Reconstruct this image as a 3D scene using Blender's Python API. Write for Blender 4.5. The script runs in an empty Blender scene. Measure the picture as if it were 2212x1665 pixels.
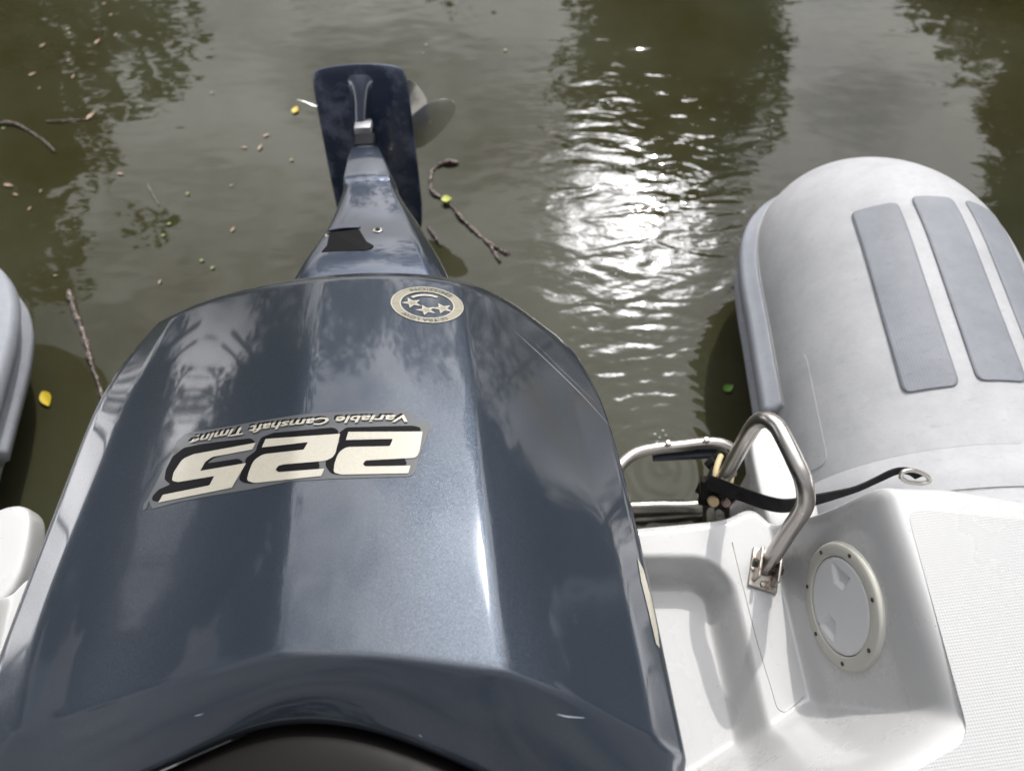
import bpy, bmesh, math, random
from mathutils import Vector, Matrix, noise
from mathutils.bvhtree import BVHTree
from mathutils.geometry import tessellate_polygon
random.seed(7)
R = math.radians
scene = bpy.context.scene
C = scene.collection

# ------------------------------------------------------------------ camera, light, exposure
PITCH, CAMH, FPX = R(60), 1.5, 1536.0          # the frame is 2212 x 1665 in the units used for measuring
cam = bpy.data.cameras.new('camera')
co = bpy.data.objects.new('camera', cam); C.objects.link(co)
co.location = (0, 0, CAMH); co.rotation_euler = (math.pi/2 - PITCH, 0, 0)
cam.sensor_width = 36; cam.lens = 36*FPX/2212; cam.clip_start = .02; cam.clip_end = 2000
cam.dof.use_dof = True; cam.dof.focus_distance = .86; cam.dof.aperture_fstop = 3.8
scene.camera = co
SUN_EL, SUN_AZ = R(46.5), R(14.5)              # azimuth from +Y towards +X
SD = Vector((math.sin(SUN_AZ)*math.cos(SUN_EL), math.cos(SUN_AZ)*math.cos(SUN_EL), math.sin(SUN_EL)))
sun = bpy.data.lights.new('sun', 'SUN'); sun.energy = 2.6; sun.angle = R(.55); sun.color = (1, .95, .88)
so = bpy.data.objects.new('sun', sun); C.objects.link(so)
so.rotation_euler = SD.to_track_quat('Z', 'Y').to_euler()
w = bpy.data.worlds.new('World'); scene.world = w; w.use_nodes = True
wt = w.node_tree; wt.nodes.clear()
def wn(t, **k):
    n = wt.nodes.new(t)
    for a, b in k.items(): setattr(n, a, b)
    return n
sky = wn('ShaderNodeTexSky', sky_type='NISHITA', sun_disc=False, sun_elevation=SUN_EL, sun_rotation=SUN_AZ)
tc = wn('ShaderNodeTexCoord')
mp = wn('ShaderNodeMapping'); mp.inputs['Scale'].default_value = (1, 1, 1.7)
wt.links.new(tc.outputs['Generated'], mp.inputs[0])
nz = wn('ShaderNodeTexNoise'); nz.inputs['Scale'].default_value = 2.1; nz.inputs['Detail'].default_value = 8; nz.inputs['Roughness'].default_value = .58
wt.links.new(mp.outputs[0], nz.inputs['Vector'])
rp = wn('ShaderNodeValToRGB'); rp.color_ramp.elements[0].position = .30; rp.color_ramp.elements[1].position = .50
wt.links.new(nz.outputs[0], rp.inputs[0])
nz2 = wn('ShaderNodeTexNoise'); nz2.inputs['Scale'].default_value = 4.5; nz2.inputs['Detail'].default_value = 6
wt.links.new(mp.outputs[0], nz2.inputs['Vector'])
dt = wn('ShaderNodeVectorMath', operation='DOT_PRODUCT'); dt.inputs[1].default_value = SD
wt.links.new(tc.outputs['Generated'], dt.inputs[0])
def wm(op, a, b=None, clamp=False):
    n = wn('ShaderNodeMath', operation=op, use_clamp=clamp)
    for i, x in enumerate((a, b)):
        if x is None: continue
        if isinstance(x, (int, float)): n.inputs[i].default_value = x
        else: wt.links.new(x, n.inputs[i])
    return n.outputs[0]
dpos = wm('MAXIMUM', dt.outputs['Value'], 0.0)
dt2 = wn('ShaderNodeVectorMath', operation='DOT_PRODUCT'); dt2.inputs[1].default_value = (.04, .72, .69)
wt.links.new(tc.outputs['Generated'], dt2.inputs[0])
mr = wn('ShaderNodeMapRange', interpolation_type='SMOOTHSTEP'); wt.links.new(dt2.outputs['Value'], mr.inputs[0])
mr.inputs[1].default_value = math.cos(R(56)); mr.inputs[2].default_value = math.cos(R(20))
lobe = wm('MULTIPLY', mr.outputs[0], 25.0)
sx = wn('ShaderNodeSeparateXYZ'); wt.links.new(tc.outputs['Generated'], sx.inputs[0])
low = wn('ShaderNodeMapRange', interpolation_type='SMOOTHSTEP'); wt.links.new(sx.outputs[2], low.inputs[0]); low.inputs[1].default_value = .15; low.inputs[2].default_value = .07
side = wn('ShaderNodeMapRange', interpolation_type='SMOOTHSTEP'); wt.links.new(wm('ABSOLUTE', sx.outputs[0]), side.inputs[0]); side.inputs[1].default_value = .6; side.inputs[2].default_value = .85
lobe = wm('ADD', lobe, wm('MULTIPLY', wm('MULTIPLY', low.outputs[0], side.outputs[0]), 42.0))
core = wm('MULTIPLY', wm('POWER', dpos, 500.0), 950.0)
bright = wm('ADD', wm('ADD', lobe, core), 5.0)                    # cloud radiance before the 0.1 strength
bright = wm('MULTIPLY', bright, wm('ADD', wm('MULTIPLY', nz2.outputs[0], 1.1), .45))
cc = wn('ShaderNodeCombineColor')
wt.links.new(bright, cc.inputs[0]); wt.links.new(wm('MULTIPLY', bright, .985), cc.inputs[1]); wt.links.new(wm('MULTIPLY', bright, 1.0), cc.inputs[2])
mx = wn('ShaderNodeMix', data_type='RGBA')
wt.links.new(rp.outputs[0], mx.inputs['Factor']); wt.links.new(sky.outputs[0], mx.inputs['A']); wt.links.new(cc.outputs[0], mx.inputs['B'])
bg = wn('ShaderNodeBackground'); bg.inputs[1].default_value = .1
wt.links.new(mx.outputs['Result'], bg.inputs[0])
wo = wn('ShaderNodeOutputWorld'); wt.links.new(bg.outputs[0], wo.inputs[0])
scene.view_settings.view_transform = 'Standard'; scene.view_settings.look = 'None'
scene.view_settings.exposure = 0.1; scene.view_settings.gamma = 1
scene.cycles.max_bounces = 8; scene.cycles.caustics_reflective = False; scene.cycles.sample_clamp_indirect = 4

# ------------------------------------------------------------------ helpers
CAM = Vector((0, 0, CAMH))
FW = Vector((0, math.cos(PITCH), -math.sin(PITCH))); UP = Vector((0, math.sin(PITCH), math.cos(PITCH)))
def ray(u, v): return FW + Vector((1, 0, 0))*((u-1106)/FPX) + UP*((832.5-v)/FPX)
def atz(u, v, z):
    d = ray(u, v); return CAM + d*((z-CAMH)/d.z)
def atplane(u, v, p, n):
    d = ray(u, v); return CAM + d*((p-CAM).dot(n)/d.dot(n))
def proj(p):
    q = Vector(p)-CAM; d = q.dot(FW)
    return (1106+FPX*q.x/d, 832.5-FPX*q.dot(UP)/d)
def obj(name, me_or_bm, m, parent=None, smooth=True):
    me = me_or_bm
    if isinstance(me, bmesh.types.BMesh):
        bm = me; me = bpy.data.meshes.new(name); bm.to_mesh(me); bm.free()
    o = bpy.data.objects.new(name, me); C.objects.link(o)
    if m: me.materials.append(m)
    if smooth:
        for p in me.polygons: p.use_smooth = True
    if parent:
        o.parent = parent; o.matrix_parent_inverse = parent.matrix_world.inverted()
    return o
def tag(o, label=None, cat=None, group=None, kind=None):
    for k, x in (('label', label), ('category', cat), ('group', group), ('kind', kind)):
        if x: o[k] = x
    return o
def empty(name, loc, label, cat, group=None):
    o = bpy.data.objects.new(name, None); C.objects.link(o); o.location = loc; o.empty_display_size = .05
    bpy.context.view_layer.update()
    return tag(o, label, cat, group)
def subsurf(o, n=2):
    m = o.modifiers.new('s', 'SUBSURF'); m.levels = n; m.render_levels = n
    return o
def evalmesh(o):
    dg = bpy.context.evaluated_depsgraph_get(); dg.update()
    return bpy.data.meshes.new_from_object(o.evaluated_get(dg))
def bake(o):
    me = evalmesh(o); o.modifiers.clear(); o.data = me
    for p in me.polygons: p.use_smooth = True
    return o
def cr(pts, t):                                 # catmull-rom through pts at t in 0..1
    n = len(pts)-1; x = min(max(t, 0), 1)*n; i = min(int(x), n-1); f = x-i
    p = [Vector(pts[min(max(k, 0), n)]) for k in (i-1, i, i+1, i+2)]
    if i == 0: p[0] = p[1]*2-p[2]
    if i == n-1: p[3] = p[2]*2-p[1]
    return .5*((2*p[1])+(-p[0]+p[2])*f+(2*p[0]-5*p[1]+4*p[2]-p[3])*f*f+(-p[0]+3*p[1]-3*p[2]+p[3])*f**3)
def grid(bm, rows, close_u=False):
    vs = [[bm.verts.new(p) for p in r] for r in rows]
    n = len(rows[0])
    for i in range(len(rows)-1):
        for j in range(n if close_u else n-1):
            k = (j+1) % n
            bm.faces.new((vs[i][j], vs[i][k], vs[i+1][k], vs[i+1][j]))
    return vs
def tube(bm, pts, r, seg=14, n=None, cap=True):
    if n is None: n = len(pts)*6
    P = [cr(pts, i/(n-1)) for i in range(n)]
    rad = r if callable(r) else (lambda t: r)
    prev = None; rows = []
    for i, p in enumerate(P):
        t = (P[min(i+1, n-1)]-P[max(i-1, 0)]).normalized()
        if prev is None:
            a = t.cross(Vector((0, 0, 1)));
            if a.length < .1: a = t.cross(Vector((1, 0, 0)))
            a.normalize()
        else:
            a = (prev - t*prev.dot(t)).normalized()
        prev = a; b = t.cross(a)
        rr = rad(i/(n-1))
        rows.append([p+(a*math.cos(2*math.pi*k/seg)+b*math.sin(2*math.pi*k/seg))*rr for k in range(seg)])
    vs = grid(bm, rows, True)
    if cap:
        bm.faces.new(vs[0]); bm.faces.new(vs[-1][::-1])
    return bm
def fix(bm):
    bmesh.ops.recalc_face_normals(bm, faces=bm.faces); return bm
def box(bm, c, ax, ay, az, hx, hy, hz, bev=0):
    m = Matrix((ax*hx, ay*hy, az*hz)).transposed().to_4x4(); m.translation = c
    r = bmesh.ops.create_cube(bm, size=2, matrix=m)
    if bev:
        es = list({e for v in r['verts'] for e in v.link_edges})
        bmesh.ops.bevel(bm, geom=es, offset=bev, segments=3, profile=.5, affect='EDGES')
    return bm
def disc(bm, c, nrm, r, h, seg=32, bev=0):
    q = nrm.to_track_quat('Z', 'Y').to_matrix().to_4x4(); q.translation = c+nrm*h/2
    rr = bmesh.ops.create_cone(bm, cap_ends=True, segments=seg, radius1=r, radius2=r, depth=h, matrix=q)
    if bev:
        es = [e for e in {e for v in rr['verts'] for e in v.link_edges} if len(e.link_faces) == 2 and e.calc_face_angle(0) > 1]
        bmesh.ops.bevel(bm, geom=es, offset=bev, segments=2, profile=.5, affect='EDGES')
    return bm

# ------------------------------------------------------------------ materials
def mat(name, col=(.8, .8, .8), rough=.5, metal=0, **kw):
    m = bpy.data.materials.new(name); m.use_nodes = True
    b = m.node_tree.nodes['Principled BSDF']
    b.inputs['Base Color'].default_value = (*col, 1); b.inputs['Roughness'].default_value = rough; b.inputs['Metallic'].default_value = metal
    for k, v in kw.items(): b.inputs[k.replace('_', ' ')].default_value = v
    return m
class NT:
    def __init__(s, m): s.t = m.node_tree; s.b = s.t.nodes['Principled BSDF']
    def n(s, typ, ins=None, **k):
        x = s.t.nodes.new(typ)
        for a, b in k.items(): setattr(x, a, b)
        for a, b in (ins or {}).items(): s.set(x.inputs[a], b)
        return x
    def set(s, i, v):
        if isinstance(v, bpy.types.NodeSocket): s.t.links.new(v, i)
        else: i.default_value = v
    def m(s, op, a, b=None, c=None, clamp=False):
        x = s.t.nodes.new('ShaderNodeMath'); x.operation = op; x.use_clamp = clamp
        for i, v in enumerate((a, b, c)):
            if v is not None: s.set(x.inputs[i], v)
        return x.outputs[0]
    def pos(s):
        return s.n('ShaderNodeNewGeometry').outputs['Position']
    def noise(s, vec, scale, detail=4, rough=.5, out=0, dist=0):
        return s.n('ShaderNodeTexNoise', {'Vector': vec, 'Scale': scale, 'Detail': detail, 'Roughness': rough, 'Distortion': dist}).outputs[out]
    def ramp(s, f, stops):
        x = s.n('ShaderNodeValToRGB', {0: f}); e = x.color_ramp.elements
        while len(e) < len(stops): e.new(.5)
        for k, (p, c) in enumerate(stops):
            e[k].position = p; e[k].color = (*c, 1) if len(c) == 3 else c
        return x.outputs[0]
    def mix(s, f, a, b):
        x = s.n('ShaderNodeMix', data_type='RGBA')
        s.set(x.inputs['Factor'], f)
        for k, v in (('A', a), ('B', b)):
            s.set(x.inputs[k], v if isinstance(v, bpy.types.NodeSocket) else (*v, 1))
        return x.outputs['Result']
    def scale(s, v, sc, rot=(0, 0, 0)):
        return s.n('ShaderNodeMapping', {'Vector': v, 'Scale': sc, 'Rotation': rot}).outputs[0]
    def bump(s, h, strength, dist, normal=None):
        x = s.n('ShaderNodeBump', {'Height': h, 'Strength': strength, 'Distance': dist})
        if normal is not None: s.set(x.inputs['Normal'], normal)
        return x.outputs[0]

# metallic blue-grey paint with flake and clear coat
def paint(name, col, rough=.42, metal=.75, flake=.35, coat=1.0):
    m = mat(name, col, rough, metal); t = NT(m); b = t.b
    b.inputs['Coat Weight'].default_value = coat; b.inputs['Coat Roughness'].default_value = .025; b.inputs['Coat IOR'].default_value = 1.5
    g = t.n('ShaderNodeTexCoord').outputs['Object']
    v1 = t.n('ShaderNodeTexVoronoi', {'Vector': g, 'Scale': 3200.0}).outputs['Color']
    v2 = t.n('ShaderNodeTexVoronoi', {'Vector': g, 'Scale': 1700.0}).outputs['Color']
    av = t.n('ShaderNodeVectorMath', {0: v1, 1: v2}, operation='ADD').outputs[0]
    c0 = t.n('ShaderNodeVectorMath', {0: av, 1: (1, 1, 1)}, operation='SUBTRACT').outputs[0]
    sc = t.n('ShaderNodeVectorMath', {0: c0, 'Scale': flake}, operation='SCALE').outputs[0]
    nrm = t.n('ShaderNodeNewGeometry').outputs['Normal']
    nn = t.n('ShaderNodeVectorMath', {0: nrm, 1: sc}, operation='ADD').outputs[0]
    nn = t.n('ShaderNodeVectorMath', {0: nn}, operation='NORMALIZE').outputs[0]
    t.set(b.inputs['Normal'], nn)
    # fine dust, water spots and wear
    big = t.noise(g, 9, 5, .6)
    fine = t.noise(g, 420, 2, .5)
    dirt = t.m('MULTIPLY', t.ramp(fine, [(.70, (0, 0, 0)), (.78, (1, 1, 1))]), t.ramp(big, [(.45, (0, 0, 0)), (.7, (.5, .5, .5))]))
    colr = t.mix(dirt, col, (.22, .22, .22))
    colr = t.mix(t.ramp(big, [(.3, (0, 0, 0)), (.8, (.25, .25, .25))]), colr, tuple(min(1, c*1.5) for c in col))
    t.set(b.inputs['Base Color'], colr)
    t.set(b.inputs['Coat Roughness'], t.m('ADD', .03, t.m('MULTIPLY', big, .06)))
    return m
M = {}
M['cowl'] = paint('cowl_paint', (.031, .041, .057), rough=.40, flake=.15)
M['leg'] = paint('leg_paint', (.035, .048, .075), rough=.38, flake=.12)
m = paint('plate_paint', (.012, .022, .05), rough=.5, metal=.2, flake=.05, coat=.25); M['plate'] = m
t = NT(m); g = t.n('ShaderNodeTexCoord').outputs['Object']
wear = t.m('MULTIPLY', t.ramp(t.noise(g, 14, 7, .7), [(.48, (0, 0, 0)), (.62, (1, 1, 1))]), .75)
t.set(t.b.inputs['Base Color'], t.mix(wear, (.012, .022, .05), (.12, .14, .2)))
t.set(t.b.inputs['Roughness'], t.m('ADD', .35, t.m('MULTIPLY', wear, .6)))
m = mat('black_plastic', (.009, .008, .0075), .5, Specular_IOR_Level=.13); M['black'] = m
t = NT(m); g = t.n('ShaderNodeTexCoord').outputs['Object']
t.set(t.b.inputs['Roughness'], t.m('ADD', .3, t.m('MULTIPLY', t.noise(g, 20, 5, .6), .35)))
t.set(t.b.inputs['Normal'], t.bump(t.noise(g, 900, 2), .25, .0004))
m = mat('steel', (.56, .53, .50), .24, 1); M['steel'] = m
t = NT(m); g = t.n('ShaderNodeTexCoord').outputs['Object']
t.set(t.b.inputs['Roughness'], t.m('ADD', .16, t.m('MULTIPLY', t.noise(g, 40, 5, .7), .3)))
M['prop'] = mat('propeller_steel', (.88, .87, .85), .27, .75)
m = mat('rusty_steel', (.4, .33, .27), .4, .9); M['rust'] = m
t = NT(m); g = t.n('ShaderNodeTexCoord').outputs['Object']
rf = t.ramp(t.noise(g, 90, 4, .6), [(.55, (0, 0, 0)), (.66, (.8, .8, .8))])
t.set(t.b.inputs['Base Color'], t.mix(rf, (.45, .42, .38), (.18, .075, .03))); t.set(t.b.inputs['Metallic'], t.m('SUBTRACT', .9, t.m('MULTIPLY', rf, .7)))
M['zinc'] = mat('zinc', (.42, .42, .44), .5, .8)
# gelcoat
def gelcoat(name, col=(.50, .507, .51)):
    m = mat(name, col, .28); t = NT(m); g = t.n('ShaderNodeTexCoord').outputs['Object']
    t.b.inputs['Coat Weight'].default_value = .5; t.b.inputs['Coat Roughness'].default_value = .08
    st = t.ramp(t.noise(g, 7, 7, .62), [(.35, (0, 0, 0)), (.85, (1, 1, 1))])
    yl = t.ramp(t.noise(g, 60, 3, .5), [(.72, (0, 0, 0)), (.80, (1, 1, 1))])
    sp = t.ramp(t.noise(g, 260, 1, .5), [(.775, (0, 0, 0)), (.80, (1, 1, 1))])
    c = t.mix(t.m('MULTIPLY', st, .25), col, (.41, .415, .40))
    c = t.mix(t.m('MULTIPLY', yl, .35), c, (.45, .37, .24))
    c = t.mix(t.m('MULTIPLY', sp, .8), c, (.16, .12, .08))
    t.set(t.b.inputs['Base Color'], c)
    t.set(t.b.inputs['Roughness'], t.m('ADD', .26, t.m('MULTIPLY', st, .08)))
    t.set(t.b.inputs['Normal'], t.bump(t.noise(g, 14, 3), .3, .0015))
    return m
M['gel'] = gelcoat('gelcoat')
m = gelcoat('nonskid', (.455, .462, .468)); M['nonskid'] = m
t = NT(m); g = t.n('ShaderNodeTexCoord').outputs['Object']
sp = t.n('ShaderNodeSeparateXYZ', {0: t.scale(g, (1, 1, 1), (0, 0, R(38)))})
hh = t.m('MULTIPLY', t.m('SINE', t.m('MULTIPLY', sp.outputs[0], 2*math.pi/.0042)), t.m('SINE', t.m('MULTIPLY', sp.outputs[1], 2*math.pi/.0042)))
t.set(t.b.inputs['Normal'], t.bump(hh, .3, .0006)); t.b.inputs['Roughness'].default_value = .5
M['ring'] = mat('hatch_ring_plastic', (.53, .525, .47), .45)
M['lid'] = mat('hatch_lid_plastic', (.70, .71, .72), .45)
M['screw'] = mat('screw_hole', (.05, .045, .03), .6)
def hypalon(name, col, spots=.6):
    m = mat(name, col, .62); t = NT(m); g = t.n('ShaderNodeTexCoord').outputs['Object']
    a = t.noise(g, 9, 9, .72); b2 = t.noise(g, 140, 3, .6); s = t.noise(t.scale(g, (1, 3, 1), (0, 0, .5)), 32, 5, .65)
    c = t.mix(t.m('MULTIPLY', t.ramp(a, [(.35, (0, 0, 0)), (.70, (1, 1, 1))]), .8), col, tuple(x*.72 for x in col))
    c = t.mix(t.m('MULTIPLY', t.ramp(b2, [(.66, (0, 0, 0)), (.74, (1, 1, 1))]), spots), c, tuple(x*.55 for x in col))
    c = t.mix(t.m('MULTIPLY', t.ramp(s, [(.60, (0, 0, 0)), (.72, (1, 1, 1))]), .5), c, tuple(x*.6 for x in col))
    t.set(t.b.inputs['Base Color'], c)
    t.set(t.b.inputs['Normal'], t.bump(t.m('ADD', t.noise(g, 700, 2), t.m('MULTIPLY', t.noise(g, 26, 3), 1.5)), .35, .0012))
    t.set(t.b.inputs['Roughness'], t.m('ADD', .5, t.m('MULTIPLY', a, .25)))
    return m
M['tube'] = hypalon('tube_fabric', (.44, .45, .47))
M['pad'] = hypalon('pad_rubber', (.225, .242, .272), .3)
t = NT(M['pad']); g = t.n('ShaderNodeTexCoord').outputs['Object']; sp = t.n('ShaderNodeSeparateXYZ', {0: t.scale(g, (1, 1, 1), (0, 0, R(45)))})
hh = t.m('MULTIPLY', t.m('SINE', t.m('MULTIPLY', sp.outputs[0], 2*math.pi/.006)), t.m('SINE', t.m('MULTIPLY', sp.outputs[1], 2*math.pi/.006)))
t.set(t.b.inputs['Normal'], t.bump(t.m('ADD', hh, t.m('MULTIPLY', t.noise(g, 40, 4), 3)), .25, .0006))
M['strake'] = hypalon('strake_rubber', (.33, .35, .395), .25)
M['seam'] = mat('seam_glue', (.33, .33, .32), .7)
M['webbing'] = mat('webbing', (.008, .008, .009), .75, Specular_IOR_Level=.15)
M['rope'] = mat('rope', (.50, .42, .24), .8)
M['grime'] = mat('grime', (.02, .018, .012), .6)
M['foam'] = mat('bleached_bits', (.55, .42, .33), .7)

# water: murky olive body under a clear mirror surface, ripples to the right
RING = atz(1430, 1010, 0)
m = mat('water', (.03, .027, .01), .015); M['water'] = m
m.node_tree.nodes['Principled BSDF'].inputs['IOR'].default_value = 1.38
t = NT(m); p = t.pos(); xyz = t.n('ShaderNodeSeparateXYZ', {0: p})
silt = t.noise(p, 1.3, 6, .6)
t.set(t.b.inputs['Base Color'], t.mix(t.ramp(silt, [(.35, (0, 0, 0)), (.68, (1, 1, 1))]), (.027, .025, .009), (.046, .048, .029)))
slow = t.noise(t.scale(p, (1, 1.6, 1)), 2.2, 3, .5)
mid = t.noise(t.scale(p, (7, 15, 1)), 1.0, 1, .4, dist=.8)
fine = t.noise(t.scale(p, (20, 36, 1)), 1.0, 2, .5)
# ripple strength grows to starboard and around the dripping ladder
gx = t.m('DIVIDE', t.m('SUBTRACT', xyz.outputs[0], .38), .42)
gy = t.m('DIVIDE', t.m('SUBTRACT', xyz.outputs[1], 1.5), .95)
gd = t.m('ADD', t.m('MULTIPLY', gx, gx), t.m('MULTIPLY', gy, gy))
wx = t.n('ShaderNodeMapRange', {0: gd, 1: 1.25, 2: .25}, interpolation_type='SMOOTHSTEP').outputs[0]
patch = t.ramp(t.noise(p, 1.6, 2), [(.3, (.5, .5, .5)), (.62, (1, 1, 1))])
amp = t.m('ADD', .075, t.m('MULTIPLY', wx, patch))
dv = t.n('ShaderNodeVectorMath', {0: p, 1: RING}, operation='DISTANCE').outputs['Value']
wob = t.m('MULTIPLY', t.noise(p, 7, 2), .05)
ringh = t.m('SINE', t.m('MULTIPLY', t.m('ADD', dv, wob), 2*math.pi/.034))
ringw = t.n('ShaderNodeMapRange', {0: dv, 1: .62, 2: .06}, interpolation_type='SMOOTHSTEP').outputs[0]
h = t.m('ADD', t.m('MULTIPLY', mid, t.m('MULTIPLY', amp, .0046)), t.m('MULTIPLY', fine, t.m('MULTIPLY', amp, .0013)))
h = t.m('ADD', h, t.m('MULTIPLY', slow, .0045))
h = t.m('ADD', h, t.m('MULTIPLY', t.m('MULTIPLY', ringh, ringw), .00035))
t.set(t.b.inputs['Normal'], t.bump(h, 1.0, 1.0))

# ------------------------------------------------------------------ setting: water
bm = bmesh.new()
bmesh.ops.create_grid(bm, x_segments=2, y_segments=2, size=400)
tag(obj('water', bm, M['water'], smooth=False), kind='structure')

# ------------------------------------------------------------------ outboard motor frame
MY = R(-4.5); T = R(15)
A = Vector((math.sin(MY)*math.cos(T), math.cos(MY)*math.cos(T), -math.sin(T)))
S = Vector((math.cos(MY), -math.sin(MY), 0)); N = S.cross(A).normalized()
M0 = atz(745, 1414, .86)
def atn(u, v, n): return atplane(u, v, M0+N*n, N)
def ata(u, v, a): return atplane(u, v, M0+A*a, A)
def loc(p): q = p-M0; return (q.dot(S), q.dot(A), q.dot(N))
def mw(s, a, n): return M0+S*s+A*a+N*n
motor = empty('outboard_motor', M0-N*.35, 'dark blue-grey outboard motor tilted up behind the boat, upside-down 225 on its cowling', 'outboard motor')

rails = [   # (points near -> far), height under the back panel
 ([(-82, 1622), (40, 1297), (138, 1046), (201, 886), (262, 785), (341, 695)], -.104),
 ([(36, 1588), (88, 1335), (183, 1098), (252, 930), (300, 815), (372, 683)], -.085),
 ([(150, 1545), (235, 1290), (300, 1080), (350, 915), (400, 770), (450, 648)], -.075),
 ([(350, 1477), (400, 1250), (445, 1050), (485, 860), (515, 740), (560, 621)], -.035),
 ([(600, 1415), (612, 1200), (632, 1000), (655, 810), (670, 710), (690, 602)], -.006),
 ([(745, 1413), (757, 1200), (770, 1000), (785, 810), (795, 700), (808, 596)], .000),
 ([(900, 1424), (900, 1210), (898, 1010), (895, 815), (893, 700), (890, 598)], .000),
 ([(1085, 1452), (1062, 1250), (1040, 1050), (1020, 860), (1008, 740), (985, 609)], -.006),
 ([(1215, 1497), (1175, 1290), (1140, 1090), (1108, 900), (1085, 770), (1060, 636)], -.029),
 ([(1330, 1553), (1280, 1340), (1235, 1130), (1195, 940), (1165, 800), (1125, 672)], -.057),
 ([(1418, 1600), (1372, 1365), (1322, 1165), (1262, 980), (1230, 850), (1193, 727)], -.080),
 ([(1486, 1642), (1434, 1398), (1388, 1178), (1343, 997), (1298, 855), (1244, 759)], -.105)]
NS = 11
def railpt(r, t):
    pts, n = r
    q = cr([Vector((x, y, 0)) for x, y in pts], t)
    bul = .010*math.sin(math.pi*t)                        # gentle crown along the length
    return atn(q.x, q.y, n+bul)
rows = []
# top end of the cowling (towards the camera): rows before the crease
def offs(row, da, dn, shrink=1.0, ca=None):
    out = []
    for p in row:
        s, a, n = loc(p)
        out.append(mw((s-sc0)*shrink+sc0, a+da, n+dn))
    return out
main = [[railpt(r, i/(NS-1)) for r in rails] for i in range(NS)]
# lower flank: extend each row down and inwards on both sides
def flank(row):
    L, Rr = row[0], row[-1]
    s0, a0, n0 = loc(L); s1, a1, n1 = loc(Rr)
    return [mw(s0+.07, a0, n0-.20), mw(s0+.004, a0, n0-.07)]+row+[mw(s1-.012, a1, n1-.09), mw(s1-.07, a1, n1-.16)]
main = [flank(r) for r in main]
sc0 = loc(main[0][len(main[0])//2])[0]
cols = len(main[0])
# the band between the crease and the black top panel, measured like the rails
bandpx = [(-330, 2050), (-290, 1950), (-235, 1850), (-120, 1800), (60, 1765), (310, 1672), (515, 1570), (645, 1548), (790, 1562), (960, 1625), (1130, 1708), (1300, 1780), (1440, 1830), (1530, 1870), (1600, 1930), (1640, 2000)]
band = []
for j, (u, v) in enumerate(bandpx):
    n = loc(main[0][j])[2]
    band.append(atn(u, v, n-.045))
half = [main[0][j].lerp(band[j], .5)+N*.007 for j in range(cols)]
lip = [band[j]-N*.012-A*.002 for j in range(cols)]
inner = [band[j]-N*.020+A*.012 for j in range(cols)]
allrows = [inner, lip, band, half]+main
# far rounding over the lip
far = main[-1]
lip1 = [p+A*.026-N*.010 for p in far]
lip2 = [p+A*.040-N*.026 for p in far]
lip3 = offs(far, .040, -.085, .93)
allrows += [lip1, lip2, lip3]
bm = bmesh.new()
vs = grid(bm, allrows)
cl = bm.edges.layers.float.new('crease_edge')
def crease(row, val, j0=0, j1=None):
    for j in range(j0, (j1 or cols)-1):
        e = bm.edges.get((vs[row][j], vs[row][j+1])); 
        if e: e[cl] = val
crease(4, .8); crease(2, .6); crease(4+NS-1, .85)
for col, val in ((6, .8), (9, .95), (3, .7), (12, .7), (2, .75), (13, .8)):
    for i in range(4, 4+NS-1): bm.edges.get((vs[i][col], vs[i+1][col]))[cl] = val
fix(bm)
cowl = subsurf(obj('cowling', bm, M['cowl'], motor), 3)
bake(cowl)
cme = cowl.data
if sum(p.normal.dot(N)*p.area for p in cme.polygons) < 0: cme.flip_normals()
BV = BVHTree.FromPolygons([v.co.copy() for v in cme.vertices], [list(p.vertices) for p in cme.polygons])

# black top panel inside the band
bm = bmesh.new()
pr = [band[j]-N*.004 for j in range(cols)]
rw = [[p-N*.022+A*.006 for p in pr], [p-N*.014-A*.004 for p in pr], [p-N*.009-A*.012 for p in pr], [p-A*.05-N*.014 for p in pr], [p-A*.11-N*.03 for p in pr], [p-A*.20-N*.10 for p in pr]]
grid(bm, rw); fix(bm)
bp = subsurf(obj('top_panel', bm, M['black'], motor), 2)
# dark lower cowling skirt under the painted shell
bm = bmesh.new()
def skirt(a, ws, n0, n1):
    return [mw(sc0+ws*math.cos(x), a, (n0+n1)/2+(n0-n1)/2*math.sin(x)) for x in [2*math.pi*k/20 for k in range(20)]]
vs2 = grid(bm, [skirt(-.12, .20, -.12, -.40), skirt(.05, .255, -.08, -.46), skirt(.30, .262, -.08, -.46), skirt(.545, .23, -.07, -.40), skirt(.57, .16, -.09, -.34)], True)
bm.faces.new(vs2[0]); bm.faces.new(vs2[-1][::-1]); fix(bm)
subsurf(obj('lower_cowling', bm, M['black'], motor), 2)

# ------------------------------------------------------------------ leg: flared apron, shaft, plate, gearcase, propeller
def sect(uL, uR, v, a, top=.62, depth=.14, n=0):
    """section of the leg at axial distance a: flat trailing face, flared flanks"""
    pl, pr_ = ata(uL, v, a), ata(uR, v, a)
    sl, _, nl = loc(pl); sr, _, nr = loc(pr_); c = (sl+sr)/2; hw = (sr-sl)/2*1.035; n0 = (nl+nr)/2
    pts = []
    prof = [(-1, -.35), (-.93, -.12), (-top, .0), (-top*.5, .012), (0, .016), (top*.4, .014), (top*.86, .002), (.95, -.14), (1, -.35), (.9, -.8), (.4, -1), (-.4, -1), (-.9, -.8)]
    for x, y in prof:
        pts.append(mw(c+hw*x, a, n0+n+.012+(y*depth)))
    return pts
bm = bmesh.new()
st = [sect(565, 1005, 610, .56, .8, .16, -.07), sect(590, 982, 592, .62, .8, .16, -.022), sect(644, 952, 545, .71, .8, .17), sect(684, 926, 502, .79, .78, .18), sect(708, 901, 462, .86, .76, .18),
      sect(728, 873, 424, .925, .76, .18), sect(735, 862, 404, .955, .78, .17)]
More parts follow.
